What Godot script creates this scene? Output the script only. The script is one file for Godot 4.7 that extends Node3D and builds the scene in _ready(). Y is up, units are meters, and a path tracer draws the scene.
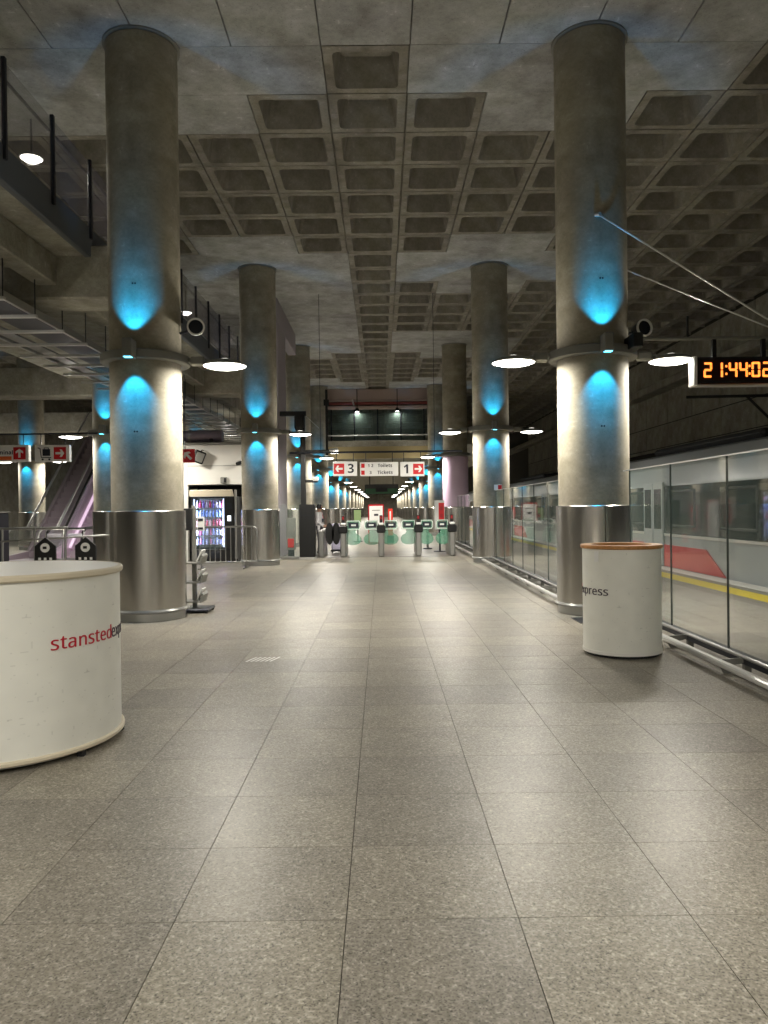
extends Node3D

# ---------------------------------------------------------------- mesh builder
class MB:
	var v := PackedVector3Array()
	var n := PackedVector3Array()
	var ix := PackedInt32Array()
	var xf := Transform3D()

	func vert(p: Vector3, nn: Vector3) -> int:
		v.append(xf * p)
		n.append((xf.basis * nn).normalized())
		return v.size() - 1

	func tri(a: int, b: int, c: int) -> void:      # counter-clockwise from outside
		ix.append_array(PackedInt32Array([a, c, b]))

	func poly(pts: Array, hint: Vector3) -> void:   # flat convex polygon facing hint
		var nn: Vector3 = (pts[1] - pts[0]).cross(pts[2] - pts[0]).normalized()
		if nn.dot(hint) < 0.0:
			pts = pts.duplicate()
			pts.reverse()
			nn = -nn
		var s := v.size()
		for p in pts:
			vert(p, nn)
		for i in range(1, pts.size() - 1):
			tri(s, s + i, s + i + 1)

	func box(lo: Vector3, hi: Vector3, bev := 0.0) -> MB:
		var c := (lo + hi) * 0.5
		var h := (hi - lo).abs() * 0.5
		bev = minf(bev, minf(h.x, minf(h.y, h.z)) * 0.9)
		var i := h - Vector3(bev, bev, bev)
		for ax in 3:
			for s in [-1.0, 1.0]:
				var u := (ax + 1) % 3
				var w := (ax + 2) % 3
				var pts := []
				for q in [[-1, -1], [1, -1], [1, 1], [-1, 1]]:
					var p := Vector3.ZERO
					p[ax] = s * h[ax]
					p[u] = q[0] * i[u]
					p[w] = q[1] * i[w]
					pts.append(c + p)
				var nn := Vector3.ZERO
				nn[ax] = s
				poly(pts, nn)
		if bev > 0.0:
			for ax in 3:
				var u := (ax + 1) % 3
				var w := (ax + 2) % 3
				for su in [-1.0, 1.0]:
					for sw in [-1.0, 1.0]:
						var pts := []
						for q in [[-1, 0], [1, 0], [1, 1], [-1, 1]]:
							var p := Vector3.ZERO
							p[ax] = q[0] * i[ax]
							p[u] = su * (h[u] if q[1] == 0 else i[u])
							p[w] = sw * (i[w] if q[1] == 0 else h[w])
							pts.append(c + p)
						var nn := Vector3.ZERO
						nn[u] = su
						nn[w] = sw
						poly(pts, nn)
			for sx in [-1.0, 1.0]:
				for sy in [-1.0, 1.0]:
					for sz in [-1.0, 1.0]:
						poly([c + Vector3(sx * h.x, sy * i.y, sz * i.z), c + Vector3(sx * i.x, sy * h.y, sz * i.z), c + Vector3(sx * i.x, sy * i.y, sz * h.z)], Vector3(sx, sy, sz))
		return self

	func cbox(c: Vector3, s: Vector3, bev := 0.0) -> MB:
		return box(c - s * 0.5, c + s * 0.5, bev)

	func lathe(prof: Array, segs := 32, a0 := 0.0, a1 := TAU) -> MB:
		for k in prof.size() - 1:
			var p: Vector2 = prof[k]
			var q: Vector2 = prof[k + 1]
			var d := q - p
			if d.length() < 1e-6:
				continue
			var s := v.size()
			for j in segs + 1:
				var a := lerpf(a0, a1, float(j) / segs)
				var nn := Vector3(d.y * sin(a), -d.x, d.y * cos(a))
				vert(Vector3(p.x * sin(a), p.y, p.x * cos(a)), nn)
				vert(Vector3(q.x * sin(a), q.y, q.x * cos(a)), nn)
			for j in segs:
				var b := s + j * 2
				if p.x > 1e-6:
					tri(b, b + 2, b + 3)
				if q.x > 1e-6:
					tri(b, b + 3, b + 1)
		return self

	func tube(path: Array, r: float, segs := 8, caps := true) -> MB:
		var t0: Vector3 = (path[1] - path[0]).normalized()
		var up := Vector3.UP if absf(t0.y) < 0.9 else Vector3.RIGHT
		var side := t0.cross(up).normalized()
		var s := v.size()
		for k in path.size():
			var t: Vector3
			if k == 0:
				t = t0
			elif k == path.size() - 1:
				t = (path[k] - path[k - 1]).normalized()
			else:
				t = ((path[k] - path[k - 1]).normalized() + (path[k + 1] - path[k]).normalized()).normalized()
			side = (side - t * side.dot(t)).normalized()
			var o := side.cross(t).normalized()
			for j in segs:
				var a := TAU * j / segs
				var d := side * cos(a) + o * sin(a)
				vert(path[k] + d * r, d)
			if caps and (k == 0 or k == path.size() - 1):
				pass
		for k in path.size() - 1:
			for j in segs:
				var a := s + k * segs + j
				var b := s + k * segs + (j + 1) % segs
				var fa: Vector3 = n[a]
				var nn := (v[b] - v[a]).cross(v[a + segs] - v[a])
				if nn.dot(fa) > 0.0:
					tri(a, b, b + segs)
					tri(a, b + segs, a + segs)
				else:
					tri(a, b + segs, b)
					tri(a, a + segs, b + segs)
		if caps:
			for e in [0, path.size() - 1]:
				var pts := []
				for j in segs:
					pts.append(xf.affine_inverse() * v[s + e * segs + j])
				var q: Vector3 = path[1] if e == 0 else path[e - 1]
				poly(pts, path[e] - q)
		return self

	func prism(pg: PackedVector2Array, z0: float, z1: float) -> MB:
		var ar := 0.0
		for i in pg.size():
			var a := pg[i]
			var b := pg[(i + 1) % pg.size()]
			ar += a.x * b.y - b.x * a.y
		if ar < 0.0:
			pg.reverse()
		var t := Geometry2D.triangulate_polygon(pg)
		for f in [0, 1]:
			var z := z1 if f == 0 else z0
			var nn := Vector3(0, 0, 1) if (f == 0) == (z1 > z0) else Vector3(0, 0, -1)
			var s := v.size()
			for p in pg:
				vert(Vector3(p.x, p.y, z), nn)
			for k in range(0, t.size(), 3):
				var a := s + t[k]
				var b := s + t[k + 1]
				var c := s + t[k + 2]
				var pa := pg[t[k]]
				var cr := (pg[t[k + 1]] - pa).cross(pg[t[k + 2]] - pa)
				if (cr > 0.0) == (nn.z > 0.0):
					tri(a, b, c)
				else:
					tri(a, c, b)
		for i in pg.size():
			var a := pg[i]
			var b := pg[(i + 1) % pg.size()]
			var d := b - a
			poly([Vector3(a.x, a.y, z0), Vector3(b.x, b.y, z0), Vector3(b.x, b.y, z1), Vector3(a.x, a.y, z1)], Vector3(d.y, -d.x, 0))
		return self

	func mesh() -> ArrayMesh:
		var arr := []
		arr.resize(Mesh.ARRAY_MAX)
		arr[Mesh.ARRAY_VERTEX] = v
		arr[Mesh.ARRAY_NORMAL] = n
		arr[Mesh.ARRAY_INDEX] = ix
		var m := ArrayMesh.new()
		m.add_surface_from_arrays(Mesh.PRIMITIVE_TRIANGLES, arr)
		return m

# ---------------------------------------------------------------- node helpers
var used := {}
var M := {}
var rng := RandomNumberGenerator.new()
var font: SystemFont
const Z0 := -10.35
const CEIL := 7.64
const BAY := 9.6

func numbered(s: String) -> String:
	if not used.has(s):
		used[s] = 0
		return s
	used[s] += 1
	return "%s_%03d" % [s, used[s]]

func meta(o: Node, label := "", category := "", group := "", kind := "") -> void:
	if label: o.set_meta("label", label)
	if category: o.set_meta("category", category)
	if group: o.set_meta("group", group)
	if kind: o.set_meta("kind", kind)

func thing(called: String, label: String, category: String, at := Vector3.ZERO, group := "", turn := 0.0) -> Node3D:
	var o := Node3D.new()
	o.name = numbered(called)
	o.position = at
	o.rotation.y = turn
	add_child(o)
	meta(o, label, category, group)
	return o

func part(parent: Node, called: String, shape, m: Material, at := Vector3.ZERO) -> MeshInstance3D:
	var o := MeshInstance3D.new()
	o.name = called
	o.mesh = shape.mesh() if shape is MB else shape
	o.material_override = m
	o.position = at
	parent.add_child(o, true)
	return o

func solid(called: String, shape, m: Material, label: String, category: String, group := "") -> MeshInstance3D:
	var o := part(self, numbered(called), shape, m)
	meta(o, label, category, group)
	return o

func struct(called: String, shape, m: Material, label := "") -> MeshInstance3D:
	var o := part(self, called, shape, m)
	meta(o, label, "", "", "structure")
	return o

func copy(o: Node3D, at: Vector3, label := "", turn := 0.0) -> Node3D:
	var c: Node3D = o.duplicate()
	var base := String(o.name)
	if base.length() > 4 and base[-4] == "_" and base.substr(base.length() - 3).is_valid_int():
		base = base.substr(0, base.length() - 4)
	c.name = numbered(base)
	c.position = at
	c.rotation.y = turn
	add_child(c)
	if label: c.set_meta("label", label)
	return c

func B(lo: Vector3, hi: Vector3, bev := 0.0) -> MB:
	return MB.new().box(lo, hi, bev)

func V(x: float, y: float, z: float) -> Vector3:
	return Vector3(x, y, z)

func text_mesh(s: String, em: float, depth := 0.004, bold := false) -> TextMesh:
	var t := TextMesh.new()
	t.text = s
	var f := SystemFont.new()
	f.font_names = PackedStringArray(["Droid Sans"])
	f.font_weight = 700 if bold else 400
	t.font = f
	t.font_size = 64
	t.pixel_size = em / 64.0
	t.depth = depth
	t.curve_step = 2.0
	return t

# ---------------------------------------------------------------- materials
func mt(c: Color, rough := 0.7, metal := 0.0) -> StandardMaterial3D:
	var m := StandardMaterial3D.new()
	m.albedo_color = c
	m.roughness = rough
	m.metallic = metal
	return m

func glow(c: Color, e: float) -> StandardMaterial3D:
	var m := mt(Color(0.8, 0.8, 0.8), 0.5)
	m.emission_enabled = true
	m.emission = c
	m.emission_energy_multiplier = e
	return m

func glass(c: Color, a: float) -> StandardMaterial3D:
	var m := mt(Color(c.r, c.g, c.b, a), 0.02)
	m.transparency = BaseMaterial3D.TRANSPARENCY_ALPHA
	return m

func tri_tex(m: StandardMaterial3D, tex: Texture2D, scale: float, offset := Vector3.ZERO) -> StandardMaterial3D:
	m.albedo_texture = tex
	m.uv1_triplanar = true
	m.uv1_world_triplanar = true
	m.uv1_scale = Vector3(scale, scale, scale)
	m.uv1_offset = offset
	return m

func noise_grid(size: int, cell: int, r: RandomNumberGenerator) -> PackedFloat32Array:   # wrapping value noise
	var g := size / cell
	var base := PackedFloat32Array()
	base.resize(g * g)
	for i in g * g:
		base[i] = r.randf()
	var out := PackedFloat32Array()
	out.resize(size * size)
	for y in size:
		var fy := float(y) / cell
		var y0 := int(fy)
		var ty := fy - y0
		ty = ty * ty * (3.0 - 2.0 * ty)
		var ra := (y0 % g) * g
		var rb := ((y0 + 1) % g) * g
		for x in size:
			var fx := float(x) / cell
			var x0 := int(fx)
			var tx := fx - x0
			tx = tx * tx * (3.0 - 2.0 * tx)
			var x1 := (x0 + 1) % g
			out[y * size + x] = lerpf(lerpf(base[ra + x0], base[ra + x1], tx), lerpf(base[rb + x0], base[rb + x1], tx), ty)
	return out

func picture(size: int, fn: Callable) -> ImageTexture:
	var data := PackedByteArray()
	data.resize(size * size * 3)
	for i in size * size:
		var c: Color = fn.call(i)
		data[i * 3] = clampi(int(c.r * 255.0), 0, 255)
		data[i * 3 + 1] = clampi(int(c.g * 255.0), 0, 255)
		data[i * 3 + 2] = clampi(int(c.b * 255.0), 0, 255)
	return ImageTexture.create_from_image(Image.create_from_data(size, size, false, Image.FORMAT_RGB8, data))

func make_materials() -> void:
	var r := RandomNumberGenerator.new()
	r.seed = 11
	# concrete: cloudy blotches, fine sand grain, a few pale scuffs and pits
	var a := noise_grid(512, 128, r)
	var b := noise_grid(512, 32, r)
	var c := noise_grid(512, 8, r)
	var d := noise_grid(512, 2, r)
	var conc := picture(512, func(i):
		var t := 0.80 + 0.16 * (a[i] - 0.5) + 0.14 * (b[i] - 0.5) + 0.08 * (c[i] - 0.5) + 0.07 * (d[i] - 0.5)
		if c[i] > 0.93 and b[i] > 0.62: t += 0.10
		if d[i] < 0.03: t -= 0.16
		return Color(t, t * (0.985 + 0.02 * a[i]), t * (0.95 + 0.04 * b[i])))
	# granite: mid grey-beige ground, dark and pale mineral flecks
	var e := noise_grid(512, 4, r)
	var f := noise_grid(512, 2, r)
	var g := noise_grid(512, 64, r)
	var gran := picture(512, func(i):
		var t := 0.69 + 0.20 * (e[i] - 0.5) + 0.16 * (f[i] - 0.5) + 0.05 * (g[i] - 0.5)
		if f[i] < 0.16: t -= 0.20
		if e[i] > 0.86: t += 0.09
		return Color(t, t * 0.975, t * (0.90 + 0.04 * e[i])))
	var rough := picture(512, func(i):
		var t := 0.38 + 0.03 * (a[i] - 0.5) + 0.04 * (f[i] - 0.5)
		return Color(t, t, t))
	for k in 3:
		var m := tri_tex(mt([Color(0.785, 0.775, 0.75), Color(0.745, 0.735, 0.715), Color(0.81, 0.80, 0.77)][k], 1.0), gran, 0.9, Vector3(0.37 * k, 0, 0.61 * k))
		m.roughness_texture = rough
		m.metallic_specular = 0.4
		M["granite%d" % k] = m
	M.joint = mt(Color(0.25, 0.24, 0.22), 0.9)
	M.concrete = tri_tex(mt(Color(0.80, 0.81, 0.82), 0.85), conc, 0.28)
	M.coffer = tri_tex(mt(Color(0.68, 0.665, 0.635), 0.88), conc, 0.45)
	M.column = tri_tex(mt(Color(0.72, 0.695, 0.63), 0.75), conc, 0.5)
	M.beam = tri_tex(mt(Color(0.72, 0.71, 0.67), 0.85), conc, 0.35)
	M.platform = tri_tex(mt(Color(0.68, 0.67, 0.64), 0.45), gran, 0.8)
	M.steel = mt(Color(0.74, 0.73, 0.71), 0.27, 1.0)
	M.steel.roughness_texture = null
	M.brushed = mt(Color(0.66, 0.66, 0.65), 0.38, 0.9)
	M.collar = mt(Color(0.52, 0.52, 0.50), 0.5, 0.3)
	M.alu = mt(Color(0.80, 0.80, 0.79), 0.35, 0.6)
	M.dark_metal = mt(Color(0.19, 0.20, 0.23), 0.4, 0.6)
	M.black = mt(Color(0.05, 0.055, 0.06), 0.45)
	M.blackm = mt(Color(0.08, 0.085, 0.09), 0.7)
	M.white = mt(Color(0.90, 0.895, 0.87), 0.45)
	M.counter = tri_tex(mt(Color(0.98, 0.98, 0.96), 0.4), picture(256, func(i):
		var j: int = (i / 256) * 2 * 512 + (i % 256) * 2
		var t := 0.93 + 0.03 * (b[j] - 0.5)
		if c[j] > 0.955 and a[j] > 0.45: t -= 0.14
		return Color(t, t, t * 0.985)), 0.9)
	M.rim = mt(Color(0.83, 0.79, 0.70), 0.4)
	M.wood = tri_tex(mt(Color(0.90, 0.64, 0.38), 0.45), conc, 3.0)
	M.wood_dark = mt(Color(0.36, 0.22, 0.12), 0.5)
	M.red = mt(Color(0.80, 0.05, 0.10), 0.45)
	M.text_red = mt(Color(0.74, 0.06, 0.18), 0.5)
	M.text_dark = mt(Color(0.22, 0.17, 0.24), 0.5)
	M.orange = mt(Color(0.88, 0.42, 0.20), 0.5)
	M.navy = mt(Color(0.09, 0.10, 0.17), 0.5)
	M.sign = mt(Color(0.91, 0.91, 0.90), 0.4)
	M.yellow = mt(Color(0.82, 0.74, 0.12), 0.55)
	M.wall_white = mt(Color(0.84, 0.835, 0.81), 0.5)
	M.pink = mt(Color(0.88, 0.78, 0.88), 0.35)
	M.lilac = mt(Color(0.60, 0.575, 0.60), 0.7)
	M.train = mt(Color(0.56, 0.58, 0.59), 0.3, 0.1)
	M.train_roof = mt(Color(0.55, 0.56, 0.57), 0.5)
	M.train_glass = mt(Color(0.06, 0.07, 0.09), 0.05)
	M.train_glass.metallic_specular = 0.8
	M.train_red = mt(Color(0.66, 0.05, 0.10), 0.35)
	M.glass = glass(Color(0.70, 0.82, 0.78), 0.05)
	M.glass.metallic_specular = 0.31
	M.glass_dark = glass(Color(0.50, 0.49, 0.55), 0.22)
	M.paddle = glass(Color(0.42, 0.72, 0.60), 0.45)
	M.seal = mt(Color(0.10, 0.14, 0.14), 0.5)
	M.lamp = glow(Color(1.0, 0.98, 0.94), 8.0)
	M.lamp_up = glow(Color(1.0, 0.98, 0.94), 1.5)
	M.strip = glow(Color(1.0, 0.84, 0.98), 0.4)
	M.lamp_far = glow(Color(1.0, 0.98, 0.94), 5.0)
	M.blue_lens = glow(Color(0.35, 0.85, 1.0), 3.0)
	M.digit = glow(Color(1.0, 0.50, 0.15), 1.25)
	M.clock_face = mt(Color(0.16, 0.03, 0.02), 0.3)
	M.green = mt(Color(0.02, 0.30, 0.14), 0.5)
	M.pipe_red = mt(Color(0.55, 0.27, 0.25), 0.5)
	M.pipe_beam = mt(Color(0.70, 0.63, 0.60), 0.6)
	M.fascia = mt(Color(0.66, 0.60, 0.44), 0.6)
	M.duct = mt(Color(0.58, 0.55, 0.62), 0.4, 0.3)
	M.rubber = mt(Color(0.04, 0.04, 0.045), 0.55)
	M.tread = mt(Color(0.70, 0.65, 0.69), 0.45)

# ---------------------------------------------------------------- scene
func _ready() -> void:
	rng.seed = 5
	var cam := Camera3D.new()
	cam.name = "camera"
	cam.position = V(0.14, 1.433, 0)
	cam.rotation_order = EULER_ORDER_YXZ
	cam.rotation_degrees = V(-0.3, -0.19, -0.7)
	cam.fov = 67.3
	cam.near = 0.05
	cam.far = 400.0
	cam.current = true
	add_child(cam)
	var env := Environment.new()
	env.background_mode = Environment.BG_COLOR
	env.background_color = Color.BLACK
	env.ambient_light_source = Environment.AMBIENT_SOURCE_DISABLED
	env.tonemap_mode = Environment.TONE_MAPPER_LINEAR
	env.tonemap_exposure = 1.88
	env.sdfgi_enabled = true
	env.ssao_enabled = true
	env.ssil_enabled = true
	var we := WorldEnvironment.new()
	we.name = "world_environment"
	we.environment = env
	add_child(we)

	make_materials()
	build_shell()
	build_floor()
	build_ceiling()
	build_walkway()
	build_far_gallery()
	build_columns()
	build_barriers()
	build_train()
	build_track_side()
	build_counters()
	build_gates()
	build_signs()
	build_left_side()
	build_far_objects()
	build_clock()
	build_small()

func build_shell() -> void:
	struct("wall_left", B(V(-18.4, -1.5, -140), V(-18.0, 8.6, 14)), M.beam)
	var wr := struct("wall_right", B(V(11.62, -1.5, -140), V(12.0, 8.6, 14)), M.joint)
	var pm := B(V(0, 0, 0), V(0.12, 4.2, 2.36), 0.02).mesh()
	var pu := B(V(0, 0, 0), V(0.12, 4.0, 2.36), 0.02).mesh()
	for k in 24:
		part(wr, "wall_panel", pm, M.beam, V(11.5, -1.3, -4.0 - k * 2.4))
		part(wr, "wall_panel", pu, M.beam, V(11.5, 3.6, -4.0 - k * 2.4))
	struct("trim_1", B(V(10.9, 5.9, -70), V(11.5, 6.2, 8), 0.03), M.beam)
	struct("wall_back", B(V(-18.4, -1.5, 14), V(12.0, 8.6, 14.4)), M.beam)
	struct("wall_far", B(V(-18.4, -1.5, -124.4), V(12.0, 8.6, -124)), M.beam)
	# lilac downstand wall behind the left column row
	struct("wall_pier", B(V(-3.12, 0, -24.4), V(-2.84, 6.9, -22.6), 0.02), M.lilac)
	struct("wall_downstand", B(V(-3.12, 6.9, -27.4), V(-2.84, CEIL, -22.6), 0.02), M.lilac)

func build_floor() -> void:
	var fl := struct("floor", B(V(-18.4, -0.5, -140), V(6.3, -0.006, 14)), M.joint)
	var tm := B(V(0.0015, -0.012, 0.0015), V(0.5985, 0.0, 0.5815)).mesh()
	var spots := []
	for i in range(-20, 9):
		for k in range(0, 80):
			var x := i * 0.6
			var z := -6.17 + 0.583 * 10 - (k + 1) * 0.583      # a joint falls on z = -6.17
			spots.append([x, z])
	var seen := []
	var rest := []
	for s in spots:
		var d: float = -s[1]
		var cx: float = s[0] + 0.3 - 0.14
		if d > 1.9 and absf(cx) / d < 0.54 and s[0] < 2.9:
			seen.append(s)
		else:
			rest.append(s)
	seen.sort_custom(func(p, q): return p[1] > q[1] if p[1] != q[1] else p[0] < q[0])
	for j in seen.size():
		if j < 295:
			part(fl, "tile", tm, M["granite%d" % [rng.randi_range(0, 2)]], V(seen[j][0], 0, seen[j][1]))
		else:
			rest.append(seen[j])
	var fields := [MB.new(), MB.new(), MB.new()]
	for s in rest:
		var mb: MB = fields[rng.randi_range(0, 2)]
		mb.box(V(s[0] + 0.0015, -0.012, s[1] + 0.0015), V(s[0] + 0.5985, 0.0, s[1] + 0.5815))
	for k in 3:
		var o := part(fl, "tile_field", fields[k], M["granite%d" % k])
		meta(o, "", "", "", "stuff")
	var far := MB.new()
	far.box(V(-18, -0.1, -140), V(5.4, 0, -46.98))
	far.box(V(-18, -0.1, -46.98), V(-12.0, 0, 14))
	far.box(V(-12.0, -0.1, -0.34), V(5.4, 0, 14))
	part(fl, "paving", far, M.granite0)
	# platform edge
	part(fl, "warning_line", B(V(5.70, -0.02, -120), V(6.10, 0.003, 14)), M.yellow)
	part(fl, "platform_strip", B(V(5.4, -0.02, -120), V(5.70, 0.0, 14)), M.platform)
	part(fl, "platform_strip", B(V(6.10, -0.02, -120), V(6.34, 0.0, 14)), M.platform)
	part(fl, "coping", B(V(6.34, -0.35, -120), V(6.66, 0.004, 14), 0.02), M.wall_white)
	struct("track_bed", B(V(6.3, -1.6, -140), V(12.0, -1.15, 14)), M.beam)

func coffer_mesh() -> ArrayMesh:
	var mb := MB.new()
	var o := 0.585
	var rings := []
	for q in [[0.46, 0.0, 0.075], [0.455, 0.03, 0.075], [0.37, 0.42, 0.07]]:
		var ring := []
		var h: float = q[0]
		var cr: float = q[2]
		for cidx in 4:
			var sx: float = [1, -1, -1, 1][cidx]
			var sz: float = [1, 1, -1, -1][cidx]
			for j in 3:
				var a := PI * 0.5 * (cidx + j / 2.0)
				ring.append(V(sx * (h - cr) + cos(a) * cr, q[1], sz * (h - cr) + sin(a) * cr))
		rings.append(ring)
	for cidx in 4:
		var sx: float = [1, -1, -1, 1][cidx]
		var sz: float = [1, 1, -1, -1][cidx]
		var nx: float = [1, -1, -1, 1][(cidx + 1) % 4]
		var nz: float = [1, 1, -1, -1][(cidx + 1) % 4]
		var c := V(sx * o, 0, sz * o)
		var d := V(nx * o, 0, nz * o)
		for j in 2:
			mb.poly([c, rings[0][cidx * 3 + j], rings[0][cidx * 3 + j + 1]], Vector3.DOWN)
		mb.poly([c, d, rings[0][((cidx + 1) % 4) * 3], rings[0][cidx * 3 + 2]], Vector3.DOWN)
		mb.poly([c, d, d + V(0, 0.06, 0), c + V(0, 0.06, 0)], c + d)
	for k in 2:
		for j in 12:
			var a: Vector3 = rings[k][j]
			var b: Vector3 = rings[k][(j + 1) % 12]
			mb.poly([a, b, rings[k + 1][(j + 1) % 12], rings[k + 1][j]], V(-a.x - b.x, -0.3, -a.z - b.z))
	mb.poly(rings[2].duplicate(), Vector3.DOWN)
	return mb.mesh()

func is_coffer(i: int, k: int) -> bool:
	if k < 0:
		return false
	var m := k % 8
	var j := mini(m, 7 - m)
	var ai := absi(i)
	if j == 0 and ai >= 1 and ai <= 4: return false
	if j == 1 and (ai == 2 or ai == 3): return false
	if k == 0 and i <= -1: return false
	if k == 1 and i <= -2: return false
	if k >= 7 and k <= 15 and i <= -1: return false
	if (k == 14 or k == 8) and i == 1: return false
	return true

func build_ceiling() -> void:
	var ce := struct("ceiling", B(V(-18.4, CEIL + 0.5, -140), V(12.0, CEIL + 0.9, 14)), M.beam)
	# grid core just above the panels, closing the joints
	var core := MB.new()
	var cm := coffer_mesh()
	var cells := []
	for k in range(0, 46):
		var run := 0
		var start := 0
		for i in range(-15, 11):
			var cof := i <= 9 and is_coffer(i, k)
			var z := Z0 - 1.2 * (k + 0.5)
			if cof:
				cells.append([i * 1.2, z])
			if i <= 9 and not cof:
				if run == 0:
					start = i
				run += 1
			elif run > 0:
				var x0 := start * 1.2 - 0.6
				part(ce, "slab_panel", B(V(x0 + 0.003, CEIL, z - 0.599), V(x0 + run * 1.2 - 0.003, CEIL + 0.3, z + 0.599), 0.004), M.concrete)
				run = 0
	for i in range(-15, 10):
		part(ce, "slab_panel", B(V(i * 1.2 - 0.593, CEIL, Z0 + 0.003), V(i * 1.2 + 0.593, CEIL + 0.3, 14), 0.008), M.concrete)
	cells.sort_custom(func(p, q): return score(p) < score(q))
	var rest := []
	for j in cells.size():
		if j < 295:
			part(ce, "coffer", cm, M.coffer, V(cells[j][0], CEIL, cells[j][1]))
		else:
			rest.append(cells[j])
	var st := SurfaceTool.new()
	st.begin(Mesh.PRIMITIVE_TRIANGLES)
	for c in rest:
		st.append_from(cm, 0, Transform3D(Basis(), V(c[0], CEIL, c[1])))
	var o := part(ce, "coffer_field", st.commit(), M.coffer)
	meta(o, "", "", "", "stuff")
	# grid strips between the coffers, set back behind their rims
	for i in range(-15, 11):
		core.box(V(i * 1.2 - 0.6 - 0.03, CEIL + 0.05, Z0 - 1.2 * 46), V(i * 1.2 - 0.6 + 0.03, CEIL + 0.5, Z0))
	for k in range(0, 47):
		core.box(V(-18.4, CEIL + 0.05, Z0 - 1.2 * k - 0.03), V(12.0, CEIL + 0.5, Z0 - 1.2 * k + 0.03))
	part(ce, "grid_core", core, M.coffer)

func score(c: Array) -> float:     # cells in view first, nearest first
	var d: float = -c[1]
	var x: float = absf(c[0] - 0.14)
	var s := d
	if x / d > 0.56: s += 1000.0
	if c[0] < -4.8: s += 500.0
	return s

# ---------------------------------------------------------------- upper walkway on the left
func build_walkway() -> void:
	var wx := -4.16
	var t := thing("upper_walkway", "raised walkway with dark steel edge and concrete soffit along the column row", "walkway")
	part(t, "edge_channel", B(V(wx - 0.10, 5.24, -39.7), V(wx, 5.68, 12), 0.015), mt(Color(0.36, 0.38, 0.41), 0.5, 0.2))
	part(t, "deck", B(V(-5.3, 5.26, -39.7), V(wx - 0.10, 5.5, 12)), M.beam)
	part(t, "edge_beam", B(V(-5.0, 4.83, -39.7), V(-4.68, 5.26, 12), 0.02), M.beam)
	part(t, "deck", B(V(-8.4, 5.10, -39.7), V(-5.3, 5.4, 12)), M.beam)
	for k in 3:
		var z := -11.55 - BAY * k
		part(t, "cross_beam", B(V(-17.98, 4.62, z - 0.75), V(-3.35, 5.42, z), 0.03), M.beam)
	var g := thing("walkway_balustrade", "glass balustrade with dark posts on the raised walkway edge", "balustrade")
	var pane := B(V(-0.006, 5.70, 0.03), V(0.006, 6.62, 1.28)).mesh()
	var post := B(V(-0.025, 5.5, -0.03), V(0.025, 6.68, 0.03), 0.006).mesh()
	for k in 28:
		var z := -2.4 - 1.31 * k
		part(g, "post", post, M.dark_metal, V(wx + 0.01, 0, z + 0.05))
		part(g, "pane", pane, M.glass_dark, V(wx + 0.01, 0, z - 1.26))
	part(g, "handrail", MB.new().tube([V(wx - 0.07, 6.52, -39.0), V(wx - 0.07, 6.52, -2)], 0.022, 8), M.dark_metal)
	for k in 4:
		var wl := thing("walkway_lamp", "bright ceiling lamp hung above the raised walkway", "lamp", V(-5.32, 7.02, -12.2 - BAY * (k - 1)), "walkway lamps")
		part(wl, "stem", MB.new().tube([V(0, 0.05, 0), V(0, CEIL - 7.0, 0)], 0.015, 6), M.dark_metal)
		part(wl, "housing", MB.new().lathe([Vector2(0.17, 0.0), Vector2(0.18, 0.02), Vector2(0.10, 0.07), Vector2(0, 0.08)], 20), M.collar)
		part(wl, "lamp_lens", MB.new().lathe([Vector2(0, -0.06), Vector2(0.10, -0.045), Vector2(0.165, 0.0)], 20), M.lamp_far)
		lamp(wl, V(0, -0.07, 0), 0.2, 3.5)
	struct("wall_walkway", B(V(-7.7, 5.4, -39.7), V(-7.5, CEIL, 12)), M.beam)
	# cable ladder hung from the walkway on threaded rods
	var c := thing("cable_ladder", "wide cable tray hung on rods and steel cross channels under the walkway", "cable tray")
	for x in [-4.95, -6.15]:
		part(c, "side_rail", B(V(x - 0.025, 4.32, -39.5), V(x + 0.025, 4.44, 8), 0.005), M.brushed)
	part(c, "tray_bed", B(V(-5.60, 4.36, -39.5), V(-5.05, 4.39, 8)), M.dark_metal)
	part(c, "tray_bed", B(V(-6.10, 4.36, -39.5), V(-5.85, 4.39, 8)), M.brushed)
	var ch := B(V(-6.45, 4.27, -0.03), V(-4.85, 4.315, 0.03), 0.004).mesh()
	var rod := MB.new().tube([V(0, 4.27, 0), V(0, 5.3, 0)], 0.008, 6).mesh()
	for k in 35:
		var z := -5.5 - k * 0.96
		part(c, "cross_channel", ch, M.alu, V(0, 0, z))
		part(c, "hanger_rod", rod, M.dark_metal, V(-4.88, 0, z))
	for k in 5:
		part(c, "cable", MB.new().tube([V(-5.12 - 0.10 * k, 4.42, -39.5), V(-5.12 - 0.10 * k, 4.42, 8)], 0.02 + 0.004 * (k % 3), 6), M.rubber)

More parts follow.
